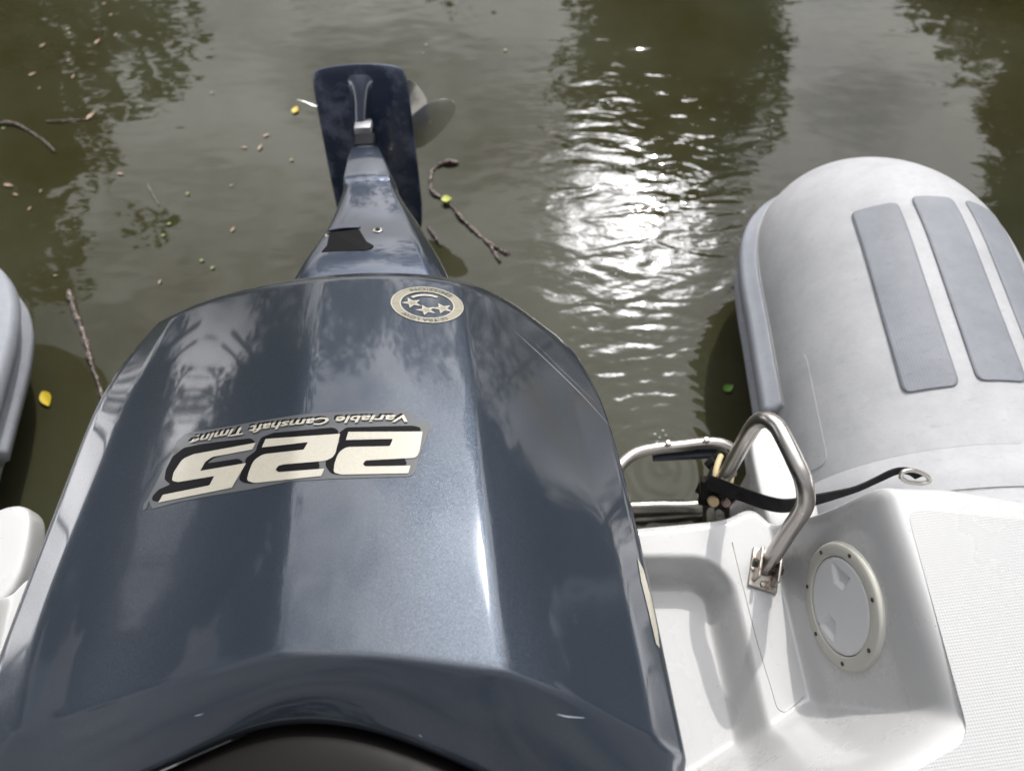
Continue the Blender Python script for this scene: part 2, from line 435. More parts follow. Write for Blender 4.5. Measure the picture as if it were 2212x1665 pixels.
vs3 = grid(bm, st, True); bm.faces.new(vs3[0]); bm.faces.new(vs3[-1][::-1]); fix(bm)
cl = bm.edges.layers.float.new('crease_edge')
for i in range(len(st)-1):
    for k, cv in ((2, .1), (6, .55)): bm.edges.get((vs3[i][k], vs3[i+1][k]))[cl] = cv
for k in range(13): bm.edges.get((vs3[-1][k], vs3[-1][(k+1) % 13]))[cl] = .7
apron = subsurf(obj('upper_casing', bm, M['leg'], motor), 3); bake(apron)
bm = bmesh.new()
st = [sect(731, 866, 412, .945, .86, .16), sect(739, 855, 385, 1.0, .86, .16), sect(748, 840, 350, 1.075, .86, .15), sect(758, 823, 323, 1.15, .86, .15), sect(760, 818, 330, 1.22, .8, .16), sect(758, 818, 340, 1.335, .8, .17)]
vs4 = grid(bm, st, True); bm.faces.new(vs4[0]); bm.faces.new(vs4[-1][::-1]); fix(bm)
cl = bm.edges.layers.float.new('crease_edge')
for i in range(len(st)-1):
    for k in (2, 6): bm.edges.get((vs4[i][k], vs4[i+1][k]))[cl] = .85
subsurf(obj('lower_casing', bm, M['leg'], motor), 3)
# plate
AP = 1.335
outl = [(672, 172), (678, 155), (700, 147), (745, 140), (790, 138), (835, 140), (862, 145), (874, 155), (880, 175), (890, 250), (902, 350), (917, 480), (905, 520), (850, 545), (780, 545), (745, 520), (724, 440), (706, 350), (690, 265)]
bm = bmesh.new()
cen = ata(795, 330, AP)
ringv = [ata(u, v, AP) for u, v in outl]
rows_ = []
for f, da in ((1, .012), (1, .004), (.985, 0), (.9, -.004), (.6, -.014), (.3, -.02)):
    rows_.append([cen+(p-cen)*f+A*da for p in ringv])
v5 = grid(bm, rows_, True); bm.faces.new(v5[0]); bm.faces.new(v5[-1][::-1]); fix(bm)
subsurf(obj('ventilation_plate', bm, M['plate'], motor), 2)
# raised spine fairing on the plate, swelling down to the casing
bm = bmesh.new()
def spine(uL, uR, v, h0):
    l, r_ = ata(uL, v, AP), ata(uR, v, AP); w_ = (r_-l)
    return [l-w_*.7+A*.0, l-w_*.12-A*h0*.45, l+w_*.06-A*h0, l+w_*.5-A*(h0+.002), r_-w_*.06-A*h0, r_+w_*.12-A*h0*.45, r_+w_*.7+A*.0]
sp_ = [spine(757, 797, 160, .003), spine(762, 796, 172, .016), spine(766, 795, 190, .028), spine(769, 795, 215, .040), spine(769, 795, 245, .055), spine(769, 797, 262, .060), spine(771, 797, 285, .07)]
grid(bm, sp_); fix(bm)
subsurf(obj('spine_fairing', bm, M['leg'], motor), 2)
bm = bmesh.new(); c_ = ata(784, 267, 1.275)-N*.007; box(bm, c_, S, A, N, .0185, .022, .008, .002)
obj('anode', fix(bm), M['zinc'], motor)
bm = bmesh.new(); c_ = ata(787, 301, 1.205)-N*.008; box(bm, c_, S, A, N, .0205, .026, .010, .002)
obj('exhaust_port', fix(bm), mat('port_shadow', (.008, .009, .011), .7, Specular_IOR_Level=.15), motor)
# gearcase: torpedo + skeg behind the plate
gc = cen+A*.155
bm = bmesh.new()
tube(bm, [gc-N*.30, gc-N*.24, gc-N*.12, gc-N*.04, gc+N*.02], lambda t: .058*math.sin(min(1, .12+t*1.5)*math.pi/2), 20, 24)
tube(bm, [gc-N*.05+A*k for k in (-.15, -.1, -.05, 0)], .035, 14, 8)
fix(bm); subsurf(obj('gearcase', bm, M['leg'], motor), 1)
bm = bmesh.new()
sk = [(-.16, .03), (.02, .03), (-.03, .23), (-.12, .20)]
a_ = [gc+N*x+A*y+S*.006 for x, y in sk]; b_ = [gc+N*x+A*y-S*.006 for x, y in sk]
grid(bm, [a_, b_], True)
bm.faces.new([bm.verts[:][i] for i in range(4)]) if False else None
bm.verts.ensure_lookup_table(); bm.faces.new(bm.verts[0:4]); bm.faces.new(bm.verts[4:8]); fix(bm)
obj('skeg', bm, M['leg'], motor)
# propeller: hub and three blades
prop_c = gc+N*.06
bm = bmesh.new(); tube(bm, [prop_c-N*.05, prop_c-N*.02, prop_c+N*.02, prop_c+N*.04], lambda t: .052-.008*t, 20, 10); fix(bm)
hub = obj('propeller', bm, M['prop'], motor)
def blade(px, a, twist, bulge, cr_):
    """outline measured in the photo, set on a helicoid-like warped sheet with real thickness"""
    pts = [ata(u, v, a) for u, v in px]
    c = sum(pts, Vector())/len(pts)
    bmb = bmesh.new()
    rws = []
    for side in (1, -1):
        for f in ((1, .8, .5, .2, .01) if side == 1 else (.01, .2, .5, .8, 1)):
            rr = []
            for p_ in pts:
                q = c+(p_-c)*f
                s, aa, n = loc(q)
                sc_, _, nc_ = loc(c)
                da = twist*(n-nc_)+cr_*((s-sc_)**2+(n-nc_)**2)
                rr.append(q+ray(*proj(q)).normalized()*(da+side*.004*(1.05-f)*1.2))
            rws.append(rr)
    g_ = grid(bmb, rws, True)
    for k in range(len(pts)): bmb.faces.new((g_[0][k], g_[0][(k+1) % len(pts)], g_[-1][(k+1) % len(pts)], g_[-1][k]))
    bmesh.ops.remove_doubles(bmb, verts=bmb.verts, dist=.0004); fix(bmb)
    b = subsurf(obj('blade', bmb, M['prop'], hub), 2)
    return b
def c1(x, y): return ((1000+.5707*x)/1.736, (150+.5707*y)/1.736)
blade([c1(*q) for q in [(935, 520), (1000, 452), (1070, 408), (1150, 383), (1210, 388), (1248, 425), (1240, 480), (1200, 545), (1130, 625), (1060, 685), (985, 728), (930, 700), (905, 610)]], 1.47, -.5, 0, 2.5)
blade([c1(*q) for q in [(860, 280), (930, 252), (970, 275), (1015, 325), (1048, 380), (1062, 425), (1010, 458), (960, 490), (900, 520), (850, 420)]], 1.50, -.6, 0, 0)
blade([c1(*q) for q in [(190, 392), (205, 388), (330, 432), (420, 470), (420, 500), (320, 448), (200, 404)]], 1.46, 0, 0, 0)
# pilot hole with hood and two screws on the apron
def surf_at(o, u, v):
    d = ray(u, v).normalized()
    bv = surf_at.cache.get(o.name)
    if not bv:
        bv = BVHTree.FromPolygons([o.matrix_world @ q.co for q in o.data.vertices], [list(p_.vertices) for p_ in o.data.polygons]); surf_at.cache[o.name] = bv
    h_ = bv.ray_cast(CAM, d)
    return (h_[0], h_[1] if h_[1] is not None and h_[1].dot(d) < 0 else (-h_[1] if h_[1] is not None else None))
surf_at.cache = {}
bpy.context.view_layer.update()
def hugging(o, poly, off, name, m, parent, thick=.0):
    bmq = bmesh.new(); vv = []
    for u, v in poly:
        p_, n_ = surf_at(o, u, v)
        vv.append(bmq.verts.new(p_+n_*off))
    bmq.faces.new(vv); fix(bmq)
    return obj(name, bmq, m, parent, smooth=False)
def apr(q):
    p_, n_ = surf_at(apron, *c1(*q))
    if p_ is None: print('miss', q); return ata(*c1(*q), .78), N
    return p_, n_
base_p = [apr(q)[0] for q in [(360, 1395), (400, 1368), (430, 1312), (612, 1292), (660, 1345), (702, 1355), (690, 1372), (640, 1385)]]
bm = bmesh.new()
lo_ = [p_+N*.0006 for p_ in base_p]; hi_ = [p_+N*(.0012+dz) for p_, dz in zip(base_p, (0, .004, .016, .016, .005, .001, 0, 0))]
grid(bm, [lo_, hi_], True); bm.verts.ensure_lookup_table(); bm.faces.new(bm.verts[8:16]); fix(bm)
port = obj('flush_port', bm, M['black'], motor, smooth=False); port.data.materials.clear(); port.data.materials.append(mat('port_recess_dark', (.006, .006, .007), .7, Specular_IOR_Level=.12))  # dark of the recess under the hood is put into the black colour
bm = bmesh.new(); tube(bm, [hi_[2]-S*.004, hi_[2].lerp(hi_[3], .5)+N*.002, hi_[3]+S*.004], .0022, 8, 16); obj('port_lip', fix(bm), M['leg'], port)
for q in ((415, 1280), (730, 1252)):
    p_, n_ = apr(q)
    bm = bmesh.new(); disc(bm, p_-n_*.001, n_, .0085, .003, 24, .001); obj('washer', fix(bm), M['steel'], motor, smooth=False)
    bm = bmesh.new(); disc(bm, p_+n_*.001, n_, .0045, .0035, 6, .0006); obj('screw', fix(bm), M['grime'], motor, smooth=False)
# bracket joining motor and transom
bm = bmesh.new()
box(bm, mw(sc0, .46, -.40), S, A, N, .09, .12, .12, .02)
box(bm, mw(sc0-.11, .34, -.36)-Vector((0, .03, .12)), S, Vector((0, 1, 0)), Vector((0, 0, 1)), .02, .06, .16, .01)
box(bm, mw(sc0+.11, .34, -.36)-Vector((0, .03, .12)), S, Vector((0, 1, 0)), Vector((0, 0, 1)), .02, .06, .16, .01)
obj('mounting_bracket', fix(bm), M['black'], motor)

# ------------------------------------------------------------------ decals, wrapped on the cowling surface
M['film'] = mat('decal_film', (.055, .06, .065), .4, 0, Coat_Weight=.3)
M['ink'] = mat('decal_black', (.003, .003, .004), .5, 0, Specular_IOR_Level=.1)
m = mat('decal_cream', (.50, .475, .40), .42, .25, Coat_Weight=.5); M['cream'] = m
t = NT(m); g = t.n('ShaderNodeTexCoord').outputs['Object']
t.set(t.b.inputs['Base Color'], t.mix(t.n('ShaderNodeTexVoronoi', {'Vector': g, 'Scale': 1300.0}).outputs['Distance'], (.46, .44, .37), (.30, .285, .24)))
M['film_edge'] = mat('decal_edge', (.22, .23, .24), .4)
def wrapmesh(bmq, off):
    """bm in picture coordinates (u, v, 0) -> onto the cowling"""
    bmesh.ops.triangulate(bmq, faces=bmq.faces)
    for _ in range(4):
        es = [e for e in bmq.edges if e.calc_length() > 9]
        if not es: break
        bmesh.ops.subdivide_edges(bmq, edges=es, cuts=1)
        bmesh.ops.triangulate(bmq, faces=bmq.faces)
    dead = []
    for v_ in bmq.verts:
        d = ray(v_.co.x, v_.co.y).normalized(); h_ = BV.ray_cast(CAM, d)
        if h_[0] is None: dead.append(v_); continue
        nn_ = h_[1] if h_[1].dot(d) < 0 else -h_[1]
        v_.co = h_[0]+nn_*off
    bmesh.ops.delete(bmq, geom=dead, context='VERTS')
    fix(bmq)
    if sum(f.normal.dot(N)*f.calc_area() for f in bmq.faces) < 0: bmesh.ops.reverse_faces(bmq, faces=bmq.faces)
    return bmq
def polys(lst):
    bmq = bmesh.new()
    for pl_ in lst:
        q_ = [p_ for i, p_ in enumerate(pl_) if (Vector(p_)-Vector(pl_[i-1])).length > .05]
        vv = [bmq.verts.new((x, y, 0)) for x, y in q_]
        for tri in tessellate_polygon([[Vector((x, y, 0)) for x, y in q_]]):
            try: bmq.faces.new([vv[i] for i in tri])
            except ValueError: pass
    return bmq
def c2(x, y): return ((540+.50633*x)/1.736, (1500+.50633*y)/1.736)
def rnd(pts, rs, seg=5):
    out = []
    n = len(pts)
    for i in range(n):
        r_ = rs[i] if isinstance(rs, (list, tuple)) else rs
        p_ = Vector(pts[i]); a_ = Vector(pts[i-1]); b_ = Vector(pts[(i+1) % n])
        if not r_: out.append(tuple(p_)); continue
        q0 = p_+(a_-p_).normalized()*min(r_, (a_-p_).length*.48); q1 = p_+(b_-p_).normalized()*min(r_, (b_-p_).length*.48)
        for k in range(seg+1):
            f = k/seg; out.append(tuple(q0*(1-f)**2+p_*2*f*(1-f)+q1*f*f))
    return out
film = rnd([(-8, 820), (0, 770), (25, 740), (105, 590), (190, 430), (245, 305), (310, 250), (560, 208), (850, 158), (1140, 110), (1400, 92), (1700, 80), (1935, 78), (1975, 85), (2000, 125), (2040, 150), (2110, 160), (2122, 200), (2090, 290), (2045, 400), (2005, 545), (1960, 568), (1700, 575), (1390, 585), (1080, 603), (800, 660), (500, 710), (250, 755), (90, 800), (62, 805), (40, 745), (20, 805)], 12, 3)
decal = obj('number_decal', wrapmesh(polys([[c2(*q) for q in film]]), .0005), M['film'], motor)
# digits, traced (upside down as the photo shows them)
two_r = rnd([(1515, 240), (2064, 238), (2040, 390), (2015, 432), (1700, 448), (1642, 452), (1622, 478), (1640, 496), (1975, 490), (1958, 546), (1460, 556), (1406, 540), (1412, 480), (1440, 395), (1500, 352), (1822, 346), (1845, 292), (1498, 300)], [0, 0, 40, 30, 0, 12, 10, 10, 0, 0, 25, 20, 10, 40, 30, 10, 10, 0])
two_l = rnd([(905, 292), (1455, 254), (1415, 420), (1350, 454), (1045, 480), (1000, 490), (978, 520), (1000, 538), (1338, 512), (1316, 566), (820, 618), (766, 600), (780, 540), (815, 450), (885, 405), (1185, 372), (1218, 316), (878, 355)], [0, 0, 40, 30, 0, 12, 10, 10, 0, 0, 25, 20, 10, 40, 30, 10, 10, 0])
five = rnd([(832, 320), (806, 370), (510, 425), (460, 460), (422, 528), (762, 470), (655, 652), (112, 762), (145, 705), (490, 635), (526, 566), (250, 612), (212, 598), (225, 540), (290, 440), (370, 405), (560, 370)], [0, 0, 20, 15, 0, 0, 0, 0, 0, 10, 0, 20, 12, 10, 30, 20, 0])
sh_r = rnd([(1500, 205), (1990, 192), (2048, 205), (2050, 235), (2060, 240), (1880, 300), (1930, 440), (1950, 470), (1930, 500), (1700, 520), (1440, 556), (1385, 545), (1345, 490), (1350, 440), (1395, 360), (1450, 320), (1440, 250)], 18)
sh_l = rnd([(870, 280), (960, 245), (1400, 205), (1440, 225), (1440, 260), (1400, 350), (1290, 455), (1305, 490), (1280, 540), (1000, 580), (800, 622), (735, 612), (705, 590), (730, 520), (760, 430), (830, 380), (845, 330)], 18)
sh_5 = rnd([(790, 285), (815, 300), (830, 322), (700, 380), (520, 430), (470, 470), (700, 435), (740, 460), (700, 500), (530, 600), (500, 660), (300, 700), (105, 755), (62, 745), (65, 715), (110, 665), (200, 625), (155, 590), (165, 520), (215, 420), (300, 355), (420, 330), (560, 310)], 15)
obj('drop_shadow', wrapmesh(polys([[c2(*q) for q in s_] for s_ in (sh_r, sh_l, sh_5)]), .0008), M['ink'], decal)
for s_ in (two_r, two_l, five):
    obj('numeral', wrapmesh(polys([[c2(*q) for q in s_]]), .0013), M['cream'], decal)
def textbm(s, shear=0., offset=0.):
    cu = bpy.data.curves.new('t', 'FONT'); cu.body = s; cu.shear = shear; cu.offset = offset; cu.resolution_u = 3; cu.size = 1
    o = bpy.data.objects.new('t', cu); C.objects.link(o)
    me = evalmesh(o); bpy.data.objects.remove(o); bpy.data.curves.remove(cu)
    b = bmesh.new(); b.from_mesh(me); bpy.data.meshes.remove(me)
    bmesh.ops.remove_doubles(b, verts=b.verts, dist=1e-5)
    return b
def textline(s, base, cap, off, m, name, parent, shear=.25, bold=.025, dx=0, dy=0):
    """base: baseline curve points for x 0..1 (reading start -> end); cap: matching cap-height points"""
    b = textbm(s, shear, bold)
    xs = [v_.co.x for v_ in b.verts]; x0, x1 = min(xs), max(xs); hcap = .70
    for v_ in b.verts:
        f = (v_.co.x-x0)/(x1-x0); g_ = v_.co.y/hcap
        pb = cr([Vector((*q, 0)) for q in base], f); pc = cr([Vector((*q, 0)) for q in cap], f)
        q = pb+(pc-pb)*g_
        v_.co = Vector((q.x+dx, q.y+dy, 0))
    return obj(name, wrapmesh(b, off), m, parent)
base_ = [c2(*q) for q in [(1950, 120), (1650, 124), (1380, 136), (1110, 160), (850, 192), (600, 236), (352, 290)]]
cap_ = [c2(*q) for q in [(1955, 170), (1650, 172), (1382, 184), (1108, 208), (846, 244), (594, 286), (342, 338)]]
textline('Variable Camshaft Timing', base_, cap_, .0012, M['ink'], 'lettering_shadow', decal, dx=-4.5, dy=-4.5)
textline('Variable Camshaft Timing', base_, cap_, 0.0022, M['cream'], 'lettering', decal)
# round emission label with stars
def c3(x, y): return ((1430+.15823*x)/1.736, (1050+.15823*y)/1.736)
M['gold'] = mat('label_gold', (.25, .235, .18), .45, .3); M['dkgold'] = mat('label_print', (.07, .07, .06), .5); M['label_light'] = mat('label_light', (.38, .37, .32), .4, .3)
EC = Vector((1085, 600, 0)); EA = Vector((850, 95, 0)); EB = Vector((-62, 412, 0))   # ellipse half axes in crop coordinates
def ell(f, x, deg=True): q = EC+(EA*math.cos(x)+EB*math.sin(x))*f; return c3(q.x, q.y)
def ringpoly(f0, f1, seg=72, a0=0, a1=2*math.pi):
    bmq = bmesh.new(); n = seg
    i_ = [bmq.verts.new((*ell(f0, a0+(a1-a0)*k/n), 0)) for k in range(n+1)]; o_ = [bmq.verts.new((*ell(f1, a0+(a1-a0)*k/n), 0)) for k in range(n+1)]
    for k in range(n): bmq.faces.new((i_[k], i_[k+1], o_[k+1], o_[k]))
    return bmq
lab = obj('emission_label', wrapmesh(ringpoly(.76, .985), .0006), M['gold'], motor)
obj('label_rim', wrapmesh(ringpoly(.975, 1.01), .0010), M['label_light'], lab)
obj('label_rim', wrapmesh(ringpoly(.73, .77), .0010), M['label_light'], lab)
for k in (0.06, 2.62, 3.05, 1.05):
    obj('label_divider', wrapmesh(ringpoly(.76, .98, 2, k, k+.02), .0012), M['label_light'], lab)
def arc_text(s, a0, a1, f0, f1):
    b = textbm(s, 0, .012); xs = [v_.co.x for v_ in b.verts]; x0, x1 = min(xs), max(xs)
    for v_ in b.verts:
        x = a0+(a1-a0)*(v_.co.x-x0)/(x1-x0); f = f0+(f1-f0)*v_.co.y/.7
        u, vv_ = ell(f, x); v_.co = Vector((u, vv_, 0))
    return b
obj('label_text', wrapmesh(arc_text('ULTRA LOW', .82, 2.38, .80, .945), .0012), M['dkgold'], lab)
obj('label_text', wrapmesh(arc_text('EMISSION', -.95, -2.35, .80, .945), .0012), M['dkgold'], lab) if False else None
b = arc_text('EMISSION', -.78, -2.2, .945, .80)
obj('label_text', wrapmesh(b, .0012), M['dkgold'], lab)
def star(cx, cy, r_, rot):
    pts = []
    for k in range(10):
        rr = r_ if k % 2 == 0 else r_*.42; x = rot+k*math.pi/5
        q = EC+EA*((cx+rr*math.cos(x)))+EB*((cy+rr*math.sin(x))); pts.append(c3(q.x, q.y))
    return pts
for cx, cy in ((-.42, -.02), (0.0, .30), (.44, .10)):
    so_ = obj('label_star', wrapmesh(polys([star(cx, cy, .30, 1.7)]), .0009), M['label_light'], lab)
    wx_ = wrapmesh(polys([star(cx, cy, .16, 1.7)]), .0013); obj('label_star', wx_, M['gold'], lab)
obj('label_banner', wrapmesh(ringpoly(.50, .60, 20, -2.5, -1.1), .0009), M['label_light'], lab)
# cream lettering strip on the starboard flank, seen almost edge-on
def flankpoly(pts, off, name, m):
    b = wrapmesh(polys([pts]), off); return obj(name, b, m, motor)
flankpoly([(1376, 1205), (1389, 1230), (1408, 1300), (1420, 1365), (1424, 1400), (1416, 1390), (1400, 1320), (1384, 1255)], .0008, 'side_decal', M['cream'])

# hairline scratches and scuffs in the paint
M['scratch'] = mat('scratch', (.30, .33, .38), .5)
for pts, w_ in (([(1112, 716), (1180, 778), (1260, 856), (1335, 940)], 1.6), ([(1150, 735), (1215, 800), (1290, 872)], .9), ([(1203, 1541), (1225, 1545), (1262, 1549)], 3.2), ([(1240, 1325), (1246, 1345)], 1.0), ([(905, 1585), (912, 1589)], 2), ([(1010, 1290), (1016, 1302)], 1.2), ([(420, 1545), (440, 1540)], 1.5)):
    bm = bmesh.new(); a_ = [Vector((*q, 0)) for q in pts]; n_ = len(a_)*4; top_ = [cr(a_, k/(n_-1)) for k in range(n_)]
    lo = [bm.verts.new(p_) for p_ in top_]; hi = [bm.verts.new(p_+Vector((.3, w_*(.4+.6*math.sin(math.pi*k/(n_-1))), 0))) for k, p_ in enumerate(top_)]
    for k in range(n_-1): bm.faces.new((lo[k], lo[k+1], hi[k+1], hi[k]))
    wrapmesh(bm, .0003)
    if len(bm.verts) > 3: obj('scratch', bm, M['scratch'], cowl)

# ------------------------------------------------------------------ boat
boat = empty('inflatable_boat', (-.17, .1, .3), 'white and grey rigid inflatable boat stern with two grey tubes', 'boat')
ZF, ZD, ZP = .50, .745, .435
MP = Vector((-.17, .4)); MA = Vector((-.096, .9954)).normalized(); MS = Vector((MA.y, -MA.x))
def mirror(x, y):
    q = Vector((x, y))-MP; d = q.dot(MS); return MP+MA*q.dot(MA)+MS*(-d)
def smin(a, b, k): h_ = max(k-abs(a-b), 0)/k; return min(a, b)-h_*h_*h_*k/6
def smax(a, b, k): return -smin(-a, -b, k)
def rbox(x, y, x0, y0, x1, y1, r_):
    cx, cy = (x0+x1)/2, (y0+y1)/2; qx = abs(x-cx)-(x1-x0)/2+r_; qy = abs(y-cy)-(y1-y0)/2+r_
    return math.hypot(max(qx, 0), max(qy, 0))+min(max(qx, qy), 0)-r_
def height(x, y):
    # right wall carrying the hatch
    pr1 = ZF+(x-(.380+.05*(.345-y)))*(ZD-ZF)/.036
    # slanting wall at the forward end of the well
    e = ((x-.413)*(-.466)+(y-.060)*.885)          # distance aft of the wall's top edge
    pn = ZD-(e)*(ZD-ZF)/.046
    wz = smax(smax(ZF, pr1, .07), pn, .09)
    z = smin(ZD, wz, .13)
    # pocket
    d = rbox(x-(.29-y)*.085, y, -.30, -.40, .300, .287, .045)
    tt = min(max((.012-d)/.034, 0), 1); tt = tt*tt*(3-2*tt)
    z -= tt*(ZF-ZP)*(1 if z < ZF+.03 else max(0, 1-(z-ZF-.03)/.04))
    # splash well under the motor
    d = x-.165; tt = min(max(-d/.03, 0), 1); tt = tt*tt*(3-2*tt); z -= tt*.30
    return z
def yedge(x):
    # aft edge of the moulding: transom step then the raised corner
    pts = [(-.2, .315), (.0, .326), (.176, .340), (.25, .347), (.31, .353), (.335, .362), (.352, .375), (.366, .368), (.380, .345), (.396, .315), (.43, .306), (.50, .304), (.575, .290), (.80, .262), (1.1, .22)]
    for (xa, ya), (xb, yb) in zip(pts, pts[1:]):
        if x <= xb:
            f = (x-xa)/(xb-xa); return ya+(yb-ya)*f
    return pts[-1][1]
def smooth_ye(x): return sum(yedge(x+k*.004) for k in range(-4, 5))/9
def deckside(mir):
    bmq = bmesh.new(); xs = []
    x = -.17 if not mir else -.17
    while x < .70: xs.append(x); x += .0016 if .355 < x < .45 else (.0035 if x > .1 else .012)
    while x < 1.0: xs.append(x); x += .02
    rws = []
    for x in xs:
        ye = smooth_ye(x); r_ = .014; col = []
        # rows from under the aft face over the rounding and forwards
        zz = height(x, ye-r_)
        for zlow in (.02, .3, .40): col.append((x, ye, min(zlow, zz-r_-.02)))
        for k in range(0, 6):
            a_ = math.pi/2*k/5
            yy = ye-r_+r_*math.cos(a_); col.append((x, yy, height(x, yy)-r_+r_*math.sin(a_)))
        y = ye-r_-.003
        while y > -.10: col.append((x, y, height(x, y))); y -= .0035
        while y > -1.6: col.append((x, y, height(x, max(y, -.1)))); y -= .06
        rws.append(col)
    n = min(len(c_) for c_ in rws); rws = [c_[:n] for c_ in rws]
    out = []
    for c_ in rws:
        o_ = []
        for x, y, z in c_:
            if mir: q = mirror(x, y); o_.append(Vector((q.x, q.y, z)))
            else: o_.append(Vector((x, y, z)))
        out.append(o_)
    grid(bmq, out)
    return bmq
bm = deckside(False); b2 = deckside(True); me_ = bpy.data.meshes.new('x'); b2.to_mesh(me_); bm.from_mesh(me_); b2.free(); bpy.data.meshes.remove(me_)
fix(bm)
deck = obj('deck', bm, M['gel'], boat)
if sum(p.normal.z*p.area for p in deck.data.polygons) < 0: deck.data.flip_normals()
# non-skid panel: thin raised sheet on the top deck
bm = bmesh.new()
ns = rnd([atz(1957, 1098, ZD).xy, atz(2200, 1122, ZD).xy, (.95, .22), (.95, -1.2), (.1, -1.2), (.1, -.1), (.33, .0), atz(2096, 1596, ZD).xy], [.02, 0, 0, 0, 0, 0, .02, .02])
top_ = [bm.verts.new((x, y, ZD+.0006)) for x, y in ns]; bot_ = [bm.verts.new((x, y, ZD-.002)) for x, y in ns]
bm.faces.new(top_)
for k in range(len(ns)): bm.faces.new((top_[k], top_[(k+1) % len(ns)], bot_[(k+1) % len(ns)], bot_[k]))
fix(bm); obj('nonskid_panel', bm, M['nonskid'], boat, smooth=False)
# raised seam of the pad on the well floor
def c4(x, y): return ((2300+.696*x)/1.736, (1900+.696*y)/1.736)
bm = bmesh.new()
tube(bm, [atz(*c4(*q), ZF+.0002) for q in [(640, 190), (700, 430), (780, 740), (850, 970), (880, 1070), (905, 1098), (935, 1100), (975, 1070), (1025, 1022)]], .0007, 6, 40)
obj('pad_seam', bm, mat('groove', (.42, .42, .40), .6), boat)

# hatch on the sloping wall
wn_ = Vector((-1, -.05, .147)).normalized()
hw = Vector((.380+.05*.145+.018, .2, (ZF+ZD)/2))
def wallpt(u, v, lift=0): return atplane(u, v, hw+wn_*lift, wn_)
hc = wallpt(1821, 1307)
e1 = Vector((0, 0, 1)); e1 = (e1-wn_*e1.dot(wn_)).normalized(); e2 = wn_.cross(e1)

HR = .0765
def hatch_loop(r_, lift, k, seg=64):
    return hc+wn_*lift+(e1*math.cos(2*math.pi*k/seg)+e2*math.sin(2*math.pi*k/seg))*r_
hc = hc + wn_*.001
bm = bmesh.new()
prof = [(HR+.003, -.012), (HR, .001), (HR-.0015, .0035), (HR-.004, .0045), (HR*.80, .0055), (HR*.775, .005), (HR*.765, .002), (HR*.765, -.01)]
grid(bm, [[hatch_loop(r_, l_, k) for k in range(64)] for r_, l_ in prof], True); fix(bm)
ringo = obj('hatch_ring', bm, M['ring'], boat)
bm = bmesh.new()
prof = [(HR*.757, -.01), (HR*.757, .0025), (HR*.748, .0042), (HR*.70, .0045)]
gg = grid(bm, [[hatch_loop(r_, l_, k) for k in range(64)] for r_, l_ in prof], True)
# lid face as a fine polar grid with two kite-shaped finger pockets sunk in
def c8(x, y): return ((2850+.36036*x)/1.736, (1950+.36036*y)/1.736)
kites = []
for K_ in ([(785, 420), (985, 600), (905, 730), (812, 655)], [(740, 945), (825, 1050), (820, 1285), (645, 1070)]):
    kk = [wallpt(*c8(*q))-hc for q in K_]; kites.append([(q.dot(e1), q.dot(e2)) for q in kk])
def sdpoly(x, y, P_):
    d = 1e9; ins = False
    for i in range(len(P_)):
        (x0, y0), (x1, y1) = P_[i], P_[i-1]; ex, ey = x1-x0, y1-y0; wx_, wy_ = x-x0, y-y0
        f = min(max((wx_*ex+wy_*ey)/(ex*ex+ey*ey), 0), 1); d = min(d, math.hypot(wx_-ex*f, wy_-ey*f))
        if (y0 > y) != (y1 > y) and x < (x1-x0)*(y-y0)/(y1-y0)+x0: ins = not ins
    return -d if ins else d
def pocket(x, y):
    f = min(max((.001-min(sdpoly(x, y, k) for k in kites))/.0075, 0), 1); return f*f*(3-2*f)
nr = 60; sg_ = 128; rr_ = []
for i in range(nr+1):
    f = 1-i/nr*.995; row = []
    for k in range(sg_):
        q = hatch_loop(HR*.70*f, .0045, k, sg_); dd = q-hc
        row.append(q-wn_*.0048*pocket(dd.dot(e1), dd.dot(e2)))
    rr_.append(row)
gq = grid(bm, rr_, True); bm.faces.new(gq[-1]); fix(bm)
obj('hatch_lid', bm, M['lid'], boat)
for k in range(7):
    a_ = R(-8+k*360/7); p_ = hc+(e1*math.cos(a_)+e2*math.sin(a_))*HR*.885
    bm = bmesh.new(); disc(bm, p_+wn_*.0048, wn_, .0026, .0012, 12, .0003); obj('hatch_screw', fix(bm), M['screw'], boat)

# white hull sponsons beneath the tubes
def sponson(mir):
    pl_ = [(.392, .33), (.389, .42), (.386, .50), (.398, .532), (.425, .545), (.47, .50), (.478, .42), (.48, .33)]
    if mir: pl_ = [(.40, .33), (.393, .46), (.400, .500), (.425, .515), (.47, .505), (.52, .45), (.54, .34)]
    def T_(x, y, z):
        if mir: q = mirror(x, y); return Vector((q.x, q.y, z))
        return Vector((x, y, z))
    cx_ = sum(p[0] for p in pl_)/len(pl_); cy_ = sum(p[1] for p in pl_)/len(pl_)
    bmq = bmesh.new(); rws = []
    for z, f in ((-.05, .4), (.25, .45), (.385, .55), (.40, .95), (.408, 1), (.432, 1), (.442, .985), (.447, .93), (.448, .8), (.448, .3)):
        rws.append([T_(cx_+(x-cx_)*f, cy_+(y-cy_)*f, z) for x, y in pl_])
    g_ = grid(bmq, rws, True); bmq.faces.new(g_[-1]); fix(bmq)
    return subsurf(obj('hull_sponson', bmq, M['gel'], boat), 2)
sponson(False); sponson(True)

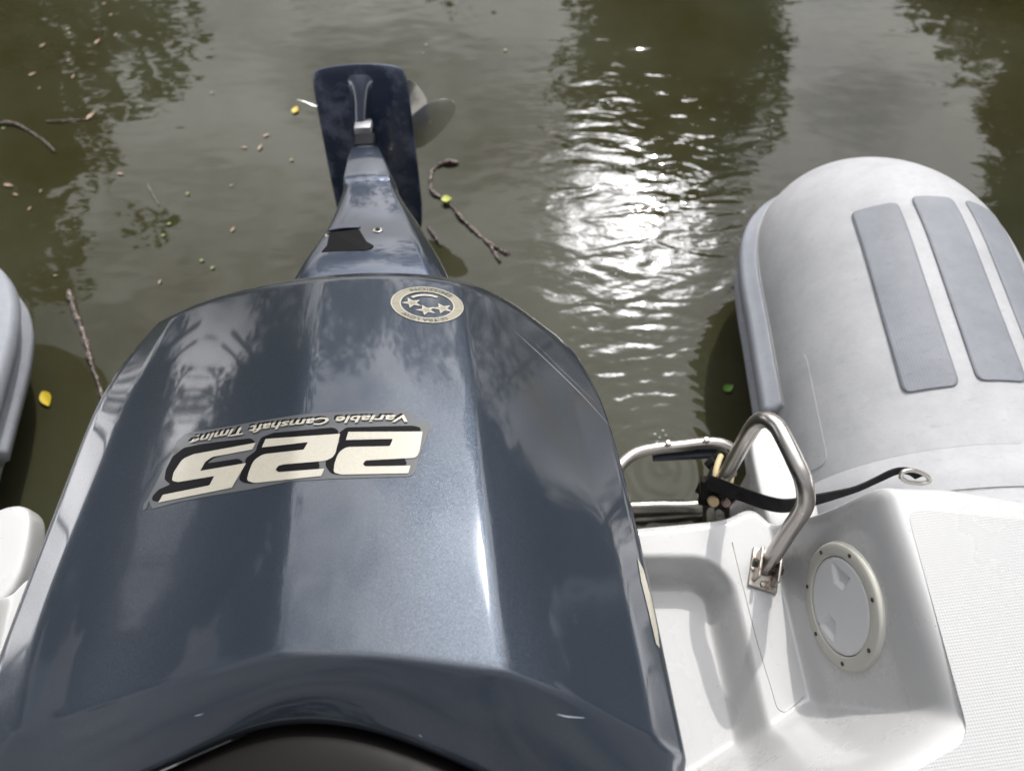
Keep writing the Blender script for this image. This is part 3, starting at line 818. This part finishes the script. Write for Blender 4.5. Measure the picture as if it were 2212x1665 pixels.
# ------------------------------------------------------------------ tubes
class Tube:
    def __init__(s, c, yaw, y0, ytip, r, zc, rise=.03, bend=0.0):
        s.c, s.yaw, s.y0, s.ytip, s.r, s.zc, s.rise, s.bend = Vector(c), yaw, y0, ytip, r, zc, rise, bend
        s.d = Vector((math.sin(yaw), math.cos(yaw), 0)); s.x = Vector((math.cos(yaw), -math.sin(yaw), 0))
    def rad(s, y):
        f = (y-(s.ytip-CONE))/CONE
        if f <= 0: return s.r
        f = min(f, 1)
        return s.r*(max(1-f**3.25, 0))**.757
    def p(s, y, th, off=0, e=None):
        """y: distance along, th: degrees from straight up towards -x side"""
        f = max(0, (y-(s.ytip-CONE))/CONE)
        r_ = s.rad(y)+off
        c = s.c+s.d*(y-s.c.y)+Vector((0, 0, s.rise*f*f))+s.x*(s.bend*f*f); c.z += 0
        return c+(-s.x*math.sin(R(th))+Vector((0, 0, 1))*math.cos(R(th)))*r_
CONE = .461
def ystations(t_, n1=14, n2=30):
    a = [t_.y0+(t_.ytip-CONE-t_.y0)*k/n1 for k in range(n1)]
    return a+[t_.ytip-CONE*(1-math.sin(math.pi/2*k/n2)) for k in range(n2+1)]
def strip(t_, prof, ys, name, m, parent, endtaper=True):
    """extruded strip lying on the tube: prof = [(theta, offset)]"""
    bmq = bmesh.new(); rws = []
    for i, y in enumerate(ys):
        sc = max(t_.rad(y)/t_.r, .0)
        rws.append([t_.p(y, 83+(th-83)/max(sc, .35), o*min(1, sc*1.6)) for th, o in prof])
    g_ = grid(bmq, rws, True); bmq.faces.new(g_[0]); bmq.faces.new(g_[-1][::-1]); fix(bmq)
    o = obj(name, bmq, m, parent); return o
def make_tube(t_, side, pads):
    bmq = bmesh.new()
    rws = [[t_.p(y, th) for th in [360*k/64 for k in range(64)]] for y in ystations(t_)]
    g_ = grid(bmq, rws, True); bmesh.ops.remove_doubles(bmq, verts=bmq.verts, dist=.0003)
    fix(bmq); tb = obj('tube', bmq, M['tube'], boat)
    sg = 1 if side > 0 else -1
    ys = [t_.ytip-t_.strake+(t_.strake-.03)*k/44 for k in range(45)]
    def sp(pr): return [(th*1.0, o) for th, o in pr]
    P1 = [(80, .0005), (80.3, .005), (83.5, .007), (84.5, .020), (87, .025), (91, .025), (93, .019), (94.5, .010), (97, .008), (97, -.003), (80, -.003)]
    P2 = [(97, -.003), (97, .008), (99.5, .011), (101, .021), (104, .024), (108, .022), (110, .012), (114, .006), (116, -.003)]
    if sg < 0:
        P1 = [(166-0-th+194, o) for th, o in P1]; P2 = [(360-th, o) for th, o in P2]
        def strip2(prof, ys_, name):
            bq = bmesh.new(); rw_ = []
            for y in ys_:
                sc = max(t_.rad(y)/t_.r, .0)
                rw_.append([t_.p(y, 277+(th-277)/max(sc, .35), o*min(1, sc*1.6)) for th, o in prof])
            gq = grid(bq, rw_, True); bq.faces.new(gq[0]); bq.faces.new(gq[-1][::-1]); fix(bq)
            return obj(name, bq, M['strake'], tb)
        strip2(P1, ys, 'rub_strake'); strip2(P2, [y-.035 for y in ys], 'rub_strake')
    else:
        strip(t_, P1, ys, 'rub_strake', M['strake'], tb); strip(t_, P2, [y-.035 for y in ys], 'rub_strake', M['strake'], tb)
    # glue line along the strake
    bq = bmesh.new(); th0 = 79.3 if sg > 0 else 360-79.3; th00 = 83 if sg > 0 else 277
    tube(bq, [t_.p(y, th00+(th0-th00)/max(t_.rad(y)/t_.r, .35), .0006) for y in ys[::3]], .0013, 6)
    obj('glue_line', bq, M['seam'], tb)
    def patch(th_a, th_b, ya, yb, off, name, m, rnd_=.012, nx=14, ny=26, thick=.0022):
        """rounded rectangle laid on the tube"""
        bq = bmesh.new(); top = []
        w_ = R(th_b-th_a)*t_.r; h_ = yb-ya
        rws_ = []
        for j in range(ny+1):
            # denser rows near the ends for the rounded corners
            f = .5-.5*math.cos(math.pi*j/ny)
            yy = ya+h_*f
            e = min(yy-ya, yb-yy); ins = 0
            if e < rnd_: ins = rnd_-math.sqrt(max(rnd_**2-(rnd_-e)**2, 0))
            dth = math.degrees(ins/t_.r)
            rws_.append([(th_a+dth+(th_b-th_a-2*dth)*i/nx, yy) for i in range(nx+1)])
        g_ = grid(bq, [[t_.p(y, th, off+thick) for th, y in r_] for r_ in rws_])
        bd = [g_[0][i] for i in range(nx+1)]+[g_[j][nx] for j in range(1, ny+1)]+[g_[ny][i] for i in range(nx-1, -1, -1)]+[g_[j][0] for j in range(ny-1, 0, -1)]
        bt = [rws_[0][i] for i in range(nx+1)]+[rws_[j][nx] for j in range(1, ny+1)]+[rws_[ny][i] for i in range(nx-1, -1, -1)]+[rws_[j][0] for j in range(ny-1, 0, -1)]
        lo = [bq.verts.new(t_.p(y, th, off-.001)) for th, y in bt]
        for k in range(len(bd)):
            bq.faces.new((bd[k], bd[(k+1) % len(bd)], lo[(k+1) % len(bd)], lo[k]))
        fix(bq)
        return obj(name, bq, m, tb, smooth=(m is M['pad']))
    for th_a, th_b, ya, yb in pads: patch(th_a, th_b, ya, yb, .0008, 'step_pad', M['pad'])
    if sg > 0: patch(62, 96, .50, .735, .0003, 'repair_patch', M['tube'], .02, nx=24, thick=.0006)
    else: patch(360-96, 360-60, t_.ytip-t_.strake-.30, t_.ytip-t_.strake-.03, .0003, 'repair_patch', M['tube'], .02, thick=.0011)
    for y_, off in ((t_.seam, .0018), (t_.seam-.075, .003)):
        bq = bmesh.new(); thr = [k*5 for k in range(73)]
        grid(bq, [[t_.p(y, th, o) for th in thr] for y, o in ((y_, -.001), (y_, off), (y_-.05, off), (y_-.07, off))]); fix(bq)
        obj('seam_band', bq, M['tube'], tb)
        bq = bmesh.new()
        tube(bq, [t_.p(y_+.0008, th, .0004) for th in range(1, 359, 3)], lambda f: .0009+.0007*noise.noise(Vector((f*160, y_*9, 0))), 6, 360); fix(bq)
        obj('stitching', bq, M['seam'], tb)
    return tb
tR = Tube((.806, .76, .22), R(1.75), -.6, 1.316, .273, .22, .006, -.048); tR.strake = .66; tR.seam = .475

make_tube(tR, 1, [(13.4, 31, .583, .995), (-9.6, 7.5, .590, 1.006), (-34, -16, .592, 1.010)])
tL = Tube((-1.348, .70, .22), R(-7), -.6, 1.11, .273, .22, .006, .048); tL.strake = .50; tL.seam = .42
make_tube(tL, -1, [(-31, -13.4, .45, .86), (-7.5, 9.6, .45, .87)])

# ------------------------------------------------------------------ stern rail, part of the boat
def pz(lst): return [atz(u, v, z) for u, v, z in lst]
RAIL = pz([(1652, 1228, .505), (1672, 1197, .54), (1705, 1145, .60), (1733, 1103, .65), (1741, 1075, .675), (1735, 1035, .695), (1718, 995, .70), (1697, 952, .70), (1678, 920, .695), (1655, 906, .685), (1632, 915, .66), (1612, 945, .62), (1590, 985, .55), (1572, 1018, .49), (1556, 1042, .44)])
bm = bmesh.new(); tube(bm, RAIL, .0112, 20, 120); fix(bm)
rail = obj('grab_rail', bm, M['steel'], boat)
fd = (RAIL[2]-RAIL[0]).normalized(); up = Vector((0, 0, 1))
bm = bmesh.new()
fc = atz(1650, 1232, ZF); ax = Vector((.95, -.30, 0)).normalized(); ay = Vector((.30, .95, 0))
box(bm, fc+up*.003, ax, ay, up, .020, .029, .0028, .002)
box(bm, fc+up*.017-ax*.013, ax, ay, up, .0022, .022, .016, .0015)
box(bm, fc+up*.017+ax*.013, ax, ay, up, .0022, .022, .016, .0015)
disc(bm, fc+up*.018-ax*.018, ax, .0045, .036, 12)
for a_ in (-.022, .022): disc(bm, fc+up*.005+ay*a_, up, .0045, .004, 12, .001)
obj('rail_foot', fix(bm), M['rust'], rail)
for q in (.015, -.021):
    bm = bmesh.new(); disc(bm, fc+up*.020+ax*q, ax, .0062, .005, 6); obj('bolt', fix(bm), M['grime'], rail, smooth=False)

# ------------------------------------------------------------------ boarding ladder folded behind the transom
ladder = empty('boarding_ladder', atz(1555, 1060, .2), 'stainless boarding ladder folded aft behind the transom beside the motor', 'ladder')
bm = bmesh.new()
L1 = pz([(1300, 1120, .36), (1312, 1060, .37), (1335, 1012, .38), (1372, 980, .38), (1420, 968, .38), (1470, 963, .38), (1520, 957, .38), (1555, 958, .38), (1580, 972, .375), (1580, 1000, .37), (1562, 1035, .36), (1545, 1075, .34)])
tube(bm, L1, .0105, 18, 110); fix(bm); obj('ladder_frame', bm, M['steel'], ladder)
bm = bmesh.new()
pa, pb = atz(1410, 986, .36), atz(1548, 979, .36); d_ = (pb-pa).normalized(); n_ = d_.cross(up)
box(bm, (pa+pb)/2, d_, n_, up, (pb-pa).length/2, .0075, .006, .002); fix(bm)
obj('step_tread', bm, mat('tread_rubber', (.03, .035, .05), .5), ladder)
for u, v in ((1443, 958), (1526, 951)):
    p_ = atz(u, v, .394); bm = bmesh.new(); disc(bm, p_-up*.004, up, .0055, .009, 10, .0015); obj('bolt', fix(bm), M['rust'], ladder)
# wet lower step lying at the water line
bm = bmesh.new(); tube(bm, pz([(1330, 1098, .03), (1375, 1097, .03), (1420, 1095, .03), (1470, 1095, .03), (1530, 1092, .03)]), .017, 18, 30)
tube(bm, pz([(1345, 1120, -.01), (1400, 1118, 0), (1470, 1112, 0), (1545, 1105, .01)]), .010, 12, 30); fix(bm)
wet = mat('wet_steel', (.20, .19, .17), .18, .9); obj('wet_step', bm, wet, ladder)
# hinge cluster: black clamp blocks, knobs and pins
bm = bmesh.new()
for u, v, z, r_ in ((1552, 1032, .45, .020), (1540, 1052, .42, .022), (1562, 1050, .43, .018), (1532, 1070, .38, .020), (1556, 1072, .38, .022), (1540, 1005, .40, .013), (1550, 990, .40, .012), (1522, 1058, .38, .014), (1575, 1062, .40, .012)):
    c_ = atz(u, v, z); a1 = Vector((random.uniform(-1, 1), random.uniform(-1, 1), random.uniform(-.6, .6))).normalized()
    a2 = a1.orthogonal().normalized(); box(bm, c_, a1, a2, a1.cross(a2), r_*.9, r_*.7, r_*.6, .003)
for u, v, z, dx in ((1526, 1110, .30, 0), (1548, 1112, .30, 0), (1568, 1108, .30, 0)):
    a_, b_ = atz(u, 1075, z+.06), atz(u+dx, v+14, z-.1); tube(bm, [a_, a_.lerp(b_, .5), b_], .007, 10, 8)
fix(bm); obj('hinge_clamp', bm, M['black'], ladder)
for u, v, z, r_ in ((1539, 1080, .415, .0085), (1566, 1083, .40, .007), (1580, 1020, .45, .006)):
    bm = bmesh.new(); disc(bm, atz(u, v, z), Vector((-.1, -.55, .8)).normalized(), r_, .014, 16, .002); obj('hinge_pin', fix(bm), mat('pin_plastic', (.50, .38, .22) if r_ > .008 else (.25, .18, .15), .5), ladder)
bm = bmesh.new()
for u in (1533, 1552):
    tube(bm, pz([(u, 1085, .32), (u+2, 1105, .28), (u+4, 1125, .22)]), .009, 12, 10)
fix(bm); obj('ladder_leg', bm, M['steel'], ladder)
bm = bmesh.new(); tube(bm, pz([(1557, 985, .44), (1551, 1000, .455), (1546, 1020, .46), (1544, 1040, .455), (1541, 1052, .44)]), .0048, 10, 30)
tube(bm, pz([(1580, 1030, .455), (1576, 1045, .45), (1566, 1058, .44)]), .0048, 10, 16); fix(bm)
tag(obj('rope', bm, M['rope']), 'short cream rope end tied round the black ladder hinge', 'rope')

# ------------------------------------------------------------------ black webbing strap
def ribbon(pts, wv, th=.0016, n=60):
    bmq = bmesh.new(); P = [cr(pts, k/(n-1)) for k in range(n)]; rws = []
    for k, p_ in enumerate(P):
        f = k/(n-1); t_ = (P[min(k+1, n-1)]-P[max(k-1, 0)]).normalized(); wd = wv(f).normalized(); wd = (wd-t_*wd.dot(t_)).normalized(); nn_ = t_.cross(wd)
        h_ = .0115 if f < .45 else max(.0065, .0115-(f-.45)*.03)
        rws.append([p_+wd*h_+nn_*th, p_-wd*h_+nn_*th, p_-wd*h_-nn_*th, p_+wd*h_-nn_*th])
    grid(bmq, rws, True); fix(bmq); return bmq
t = NT(M['webbing']); g = t.n('ShaderNodeTexCoord').outputs['Object']
wv_ = t.n('ShaderNodeTexWave', {'Vector': g, 'Scale': 260.0, 'Distortion': 1.0}); t.set(t.b.inputs['Normal'], t.bump(wv_.outputs[1], .6, .0006))
t.set(t.b.inputs['Base Color'], t.mix(t.noise(g, 90, 4), (.006, .006, .007), (.03, .03, .03)))
strap = empty('webbing_strap', atz(1690, 1085, .5), 'black webbing strap running from the ladder hinge behind the white deck corner', 'strap')
SP = pz([(1530, 1040, .47), (1560, 1052, .475), (1610, 1070, .485), (1660, 1087, .50), (1700, 1092, .505), (1745, 1083, .50), (1800, 1070, .50), (1850, 1056, .505), (1895, 1036, .52), (1935, 1018, .54), (1965, 1018, .545), (1985, 1030, .54)])
bm = ribbon(SP, lambda f: Vector((0, .75-.6*f, .65+.5*f)))
obj('webbing', bm, M['webbing'], strap, smooth=False)
bm = bmesh.new(); q_ = [(1945, 1030, .555), (1952, 1018, .56), (1975, 1016, .56), (2000, 1026, .555), (2008, 1038, .55), (1990, 1044, .545), (1960, 1040, .55), (1945, 1030, .555)]
tube(bm, pz(q_), .0032, 10, 50); fix(bm); obj('buckle_ring', bm, M['steel'], strap)

# ------------------------------------------------------------------ things afloat
def afl(u, v): return atz(u, v, .004)
def twig(pts, r_, label, name='twig', lumps=.5, m=None, extra=()):
    bmq = bmesh.new(); seed = pts[0][0]
    P = [afl(u, v) for u, v in pts]
    P = [p_+Vector((0, 0, .003*math.sin(i*1.7))) for i, p_ in enumerate(P)]
    tube(bmq, P, lambda t_: r_*(.55+lumps*abs(noise.noise(Vector((t_*9, seed, 0))))*2)*(1-.5*t_), 10, len(P)*14)
    for br in extra: tube(bmq, [afl(u, v) for u, v in br], r_*.4, 8, len(br)*8)
    for v_ in bmq.verts: v_.co += noise.noise_vector(v_.co*160)*r_*.5
    fix(bmq)
    return tag(obj(name, bmq, m or M['bark']), label, name)
m = mat('bark', (.07, .05, .035), .45); M['bark'] = m
t = NT(m); g = t.n('ShaderNodeTexCoord').outputs['Object']
t.set(t.b.inputs['Base Color'], t.ramp(t.noise(g, 95, 4, .7), [(.35, (.018, .014, .008)), (.52, (.10, .075, .065)), (.68, (.34, .27, .25))]))
twig([(990, 352), (965, 352), (945, 358), (932, 372), (930, 398), (934, 416), (955, 428), (975, 445), (990, 465), (1015, 490), (1045, 515), (1065, 530), (1090, 545), (1100, 546)], .0085, 'long dark crooked twig afloat just right of the propeller', extra=[[(1045, 515), (1062, 535), (1080, 566)]])
twig([(148, 628), (160, 665), (172, 700), (185, 740), (198, 785), (210, 820), (222, 866)], .0085, 'knobbly grey twig afloat between the left tube and the motor', lumps=.9)
twig([(-20, 268), (30, 268), (62, 282), (92, 302), (120, 328)], .007, 'dark twig afloat at the left edge of the photo')
twig([(100, 262), (140, 262), (175, 258), (215, 250)], .003, 'thin dark twig crossed by a pale flake upper left')
twig([(925, 490), (938, 510), (953, 532)], .006, 'short mossy stick afloat close against the motor leg')
twig([(318, 398), (330, 420), (343, 442)], .0035, 'thin pale stalk afloat in the open water left of centre', m=mat('pale_stalk', (.16, .15, .11), .6))
def leaf(u, v, L, W, ang, col, label, group=None, cat='leaf', name='leaf', curl=.25):
    c_ = afl(u, v); bmq = bmesh.new(); rws = []
    d_ = Vector((math.cos(ang), math.sin(ang), 0)); x_ = Vector((-d_.y, d_.x, 0)); K = 9
    for i in range(K+1):
        f = i/K; w_ = W/2*math.sin(math.pi*min(max(f**.8, .02), .98))
        rws.append([c_+d_*L*(f-.5)+x_*w_*(j-2)/2+Vector((0, 0, curl*L*((f-.5)**2)+.12*w_*(abs(j-2)))) for j in range(5)])
    low = [[p_-Vector((0, 0, .0005)) for p_ in r_] for r_ in rws]
    grid(bmq, rws); grid(bmq, [r_[::-1] for r_ in low]); bmesh.ops.remove_doubles(bmq, verts=bmq.verts, dist=.00001)
    key = 'leaf_%.2f_%.2f_%.2f' % col
    m_ = bpy.data.materials.get(key) or mat(key, col, .45)
    return tag(obj(name, bmq, m_), label, cat, group)
leaf(100, 862, .050, .026, R(-55), (.55, .42, .03), 'yellow leaf afloat beside the left grey tube')
leaf(638, 238, .032, .020, R(80), (.60, .45, .04), 'small yellow leaf afloat by the left propeller blade tip')
leaf(965, 435, .030, .026, R(10), (.38, .42, .05), 'lime-yellow leaf lying on the crooked dark twig').location.z += .008
leaf(1573, 838, .030, .02, R(30), (.10, .22, .03), 'green leaf in the dark water beside the right tube')
LW = ['middle of the three in the open water left of the leg', 'rightmost one, just left of the cowling top edge', 'farthest of those between the twig and the motor', 'at the left edge beside the dark twig', 'in the far upper left among the flakes', 'upper one of a close pair in the open water', 'lower one beside the cowling edge', 'nearest to the propeller, below the yellow leaf', 'alone beyond the propeller near the top edge']
for i, (u, v, dg) in enumerate([(353, 508, 10), (459, 578, 50), (405, 418, 90), (8, 277, 20), (150, 72, 70), (366, 483, 0), (436, 562, 0), (630, 345, 40), (1092, 108, 40)]):
    leaf(u, v, .012, .009, R(dg), (.17, .23, .06), 'tiny yellow-green leaflet afloat, '+LW[i], 'tiny green leaflets adrift', name='leaflet')
fl = [(92, 98, .030, 60), (70, 160, .03, 40), (85, 190, .015, 80), (148, 130, .020, 60), (158, 165, .022, 75), (210, 90, .035, 75), (147, 62, .018, 50), (196, 250, .048, 65), (240, 32, .02, 60), (18, 400, .036, -10), (34, 420, .022, -20), (88, 412, .014, 80), (306, 230, .014, 0), (260, 375, .026, -5),
      (528, 318, .022, 5), (562, 318, .030, 70), (575, 292, .026, 35), (503, 495, .022, 70), (345, 608, .018, 80), (120, 595, .014, 0), (458, 200, .016, 0), (500, 400, .014, 30), (250, 75, .020, 80), (225, 8, .02, 45), (64, 450, .018, 70)]
ORD = 'first second third fourth fifth sixth seventh eighth ninth tenth eleventh twelfth thirteenth'.split()
rk = sorted(fl)
for u, v, L_, dg in fl:
    leaf(u, v, L_*.85, L_*.28, R(dg), (.34, .25, .18), (lambda k: 'pale brown litter flake afloat, '+(ORD[k]+' from the left' if k < 13 else ORD[24-k]+' from the right')+' of all the flakes')(rk.index((u, v, L_, dg))), 'pale litter flakes adrift', 'litter', 'litter_flake', .1)
# wet sparkling bits
def bead(u, v, r_, label, group):
    bmq = bmesh.new(); bmesh.ops.create_uvsphere(bmq, u_segments=12, v_segments=8, radius=r_)
    for q in bmq.verts: q.co = Vector((q.co.x, q.co.y, max(q.co.z, -r_*.1)*.7))
    o = obj('bubble', bmq, M['bubble']); o.location = atz(u, v, .001); return tag(o, label, 'bubble', group)
M['bubble'] = mat('bubble_film', (.5, .5, .48), .03, 0, Coat_Weight=1.0)
for u, v in [(920, 97), (914, 115), (1250, 572), (1240, 580), (1232, 590), (1330, 592), (1344, 640), (1322, 655), (1253, 655), (1415, 938), (1425, 945), (1438, 940), (1420, 955), (1432, 930), (1630, 320), (1640, 300), (1668, 262), (1405, 1090), (1430, 1086), (1398, 1082), (1450, 1100), (1300, 560), (1262, 600)]:
    bead(u, v, random.uniform(.002, .0038), 'tiny round bubble glinting on the water right of the motor', 'bubbles on the water')

# ------------------------------------------------------------------ trees on the banks: seen only mirrored in the water and the paint, some shaped for the reflections
M['bark_tree'] = mat('tree_bark', (.09, .07, .05), .8)
def leafmat(name, c):
    m = mat(name, c, .55); t = NT(m); g = t.n('ShaderNodeTexCoord').outputs['Object']
    t.set(t.b.inputs['Base Color'], t.mix(t.noise(g, .9, 3), tuple(x*.7 for x in c), tuple(x*1.3 for x in c))); return m
M['leaf1'] = leafmat('tree_leaves', (.06, .085, .025)); M['leaf2'] = leafmat('tree_leaves_dark', (.045, .065, .02))
def mirr(u, v, dist):
    """where a thing at this distance stands so that the water mirrors it here"""
    p_ = atz(u, v, 0); d = ray(u, v); d = Vector((d.x, d.y, -d.z)); h_ = math.hypot(d.x, d.y); return p_+d*(dist/h_)
def tree(base, blobs, n, size, m, label, cat='tree', name='tree', group=None):
    e = empty(name, base, label, cat, group)
    bmq = bmesh.new(); top = sum((b_[0] for b_ in blobs), Vector())/len(blobs)
    tube(bmq, [base, base.lerp(top, .35)+Vector((.2, .1, 0)), base.lerp(top, .7), top], lambda t_: .09*(1-.75*t_), 10, 16)
    for c_, r_ in blobs: tube(bmq, [base.lerp(top, .45), base.lerp(top, .6).lerp(c_, .5), c_], lambda t_: .03*(1-.8*t_), 6, 8)
    fix(bmq); obj('trunk', bmq, M['bark_tree'], e)
    bmq = bmesh.new(); tot = sum(r_**3 for _, r_ in blobs)
    for c_, r_ in blobs:
        k = int(n*r_**3/tot)
        for _ in range(k):
            d = Vector((random.gauss(0, 1), random.gauss(0, 1), random.gauss(0, 1))).normalized()*r_*random.random()**.4
            lump = 1+.35*noise.noise(d.normalized()*2.3+c_)
            if noise.noise((c_+d)*(.9/max(r_, 1))*1.6) < (-.36): continue
            p_ = c_+d*lump; a1 = Vector((random.gauss(0, 1), random.gauss(0, 1), random.gauss(0, .6))).normalized(); a2 = a1.orthogonal().normalized()
            s_ = size*random.uniform(.6, 1.3)
            bmq.faces.new([bmq.verts.new(p_+a1*s_*x+a2*s_*y*.6) for x, y in ((-1, 0), (0, -.8), (1, 0), (0, .8))])
    obj('crown', bmq, m, e, smooth=False)
    return e
def T(lst, dist): return [(mirr(u, v, dist), dist*r_/FPX*1.05) for u, v, r_ in lst]
b_ = T([(1500, 40, 200), (1450, 170, 180), (1350, 80, 130), (1610, 120, 110), (1480, 290, 160), (1610, 240, 110), (1560, 390, 85), (1270, 170, 110), (1500, -250, 330), (1430, 470, 60), (1490, 560, 45)], 14)
tree(Vector((5.2, 15.5, .3)), b_, 27000, .25, M['leaf1'], 'tall leafy bank tree aft of the boat, nearly in line with the sun')
b_ = T([(2250, 60, 170), (2260, 250, 140), (2400, 400, 250), (2150, -150, 200), (2180, 470, 110), (2500, 0, 300), (2400, 750, 250)], 12)
tree(Vector((11.0, 10.5, .3)), b_, 26000, .27, M['leaf2'], 'dense dark bank tree to the right of the boat')
b_ = [(Vector((math.sin(R(a))*13, math.cos(R(a))*13, .7+math.tan(R(e))*13)), q) for a, e, q in ((-42, 11, 1.9), (-35, 17, 1.7), (-50, 18, 1.9), (-43, 24, 1.7), (-30, 22, 1.2))]+T([(80, 240, 190), (-60, 480, 220), (-200, 100, 260), (330, 480, 70), (80, 560, 120), (-250, 700, 260), (60, -200, 200)], 12)
tree(Vector((-9.5, 10.5, .3)), b_, 11000, .2, M['leaf1'], 'loose leafy bank tree to the left of the boat')
pol = lambda az, el, d: Vector((math.sin(R(az))*d, math.cos(R(az))*d, .7+math.tan(R(el))*d))
for k, az in enumerate((-86, -75, -64, -54, -44, 47, 57, 67, 77, 88)):  # unseen crowns added to darken the cowling shoulders above a bright low gap
    dd = random.uniform(16, 21); top_el = random.choice((19, 23, 21, 25))
    bl = [(pol(az+random.uniform(-5, 5), e_+1, dd), dd*.065*random.uniform(.8, 1.2)) for e_ in (14, 15, 17, 19, top_el)]
    base = pol(az, 0, dd); base.z = .2
    tree(base, bl, 5200, .26, M['leaf2'] if k % 2 else M['leaf1'], 'unseen high-crowned tree across the water, crown shaped to darken the cowling reflection', name='unseen_reflection_tree', group='unseen high-crowned trees shaped for the cowling reflections')
# bank of trees all round, further off
for i in range(22):
    if 52 < abs(-180+i*360/22) < 128: continue
    az = R(-180+i*360/22+random.uniform(-5, 5)); dist = random.uniform(24, 32); hh_ = random.uniform(8, 13)
    if abs((math.degrees(az)+180) % 360-180) < 50: hh_ = random.uniform(12.5, 15)
    base = Vector((math.sin(az)*dist, math.cos(az)*dist, .2))
    bl = [(base+Vector((random.uniform(-3, 3), random.uniform(-2, 2), hh_*random.uniform(.12, .85))), random.uniform(2.4, 3.8)) for _ in range(7)]
    tree(base, bl, 1700, .42, M['leaf2'] if i % 2 else M['leaf1'], 'leafy tree standing on the far bank around the water', name='bank_tree', group='trees along the far bank')
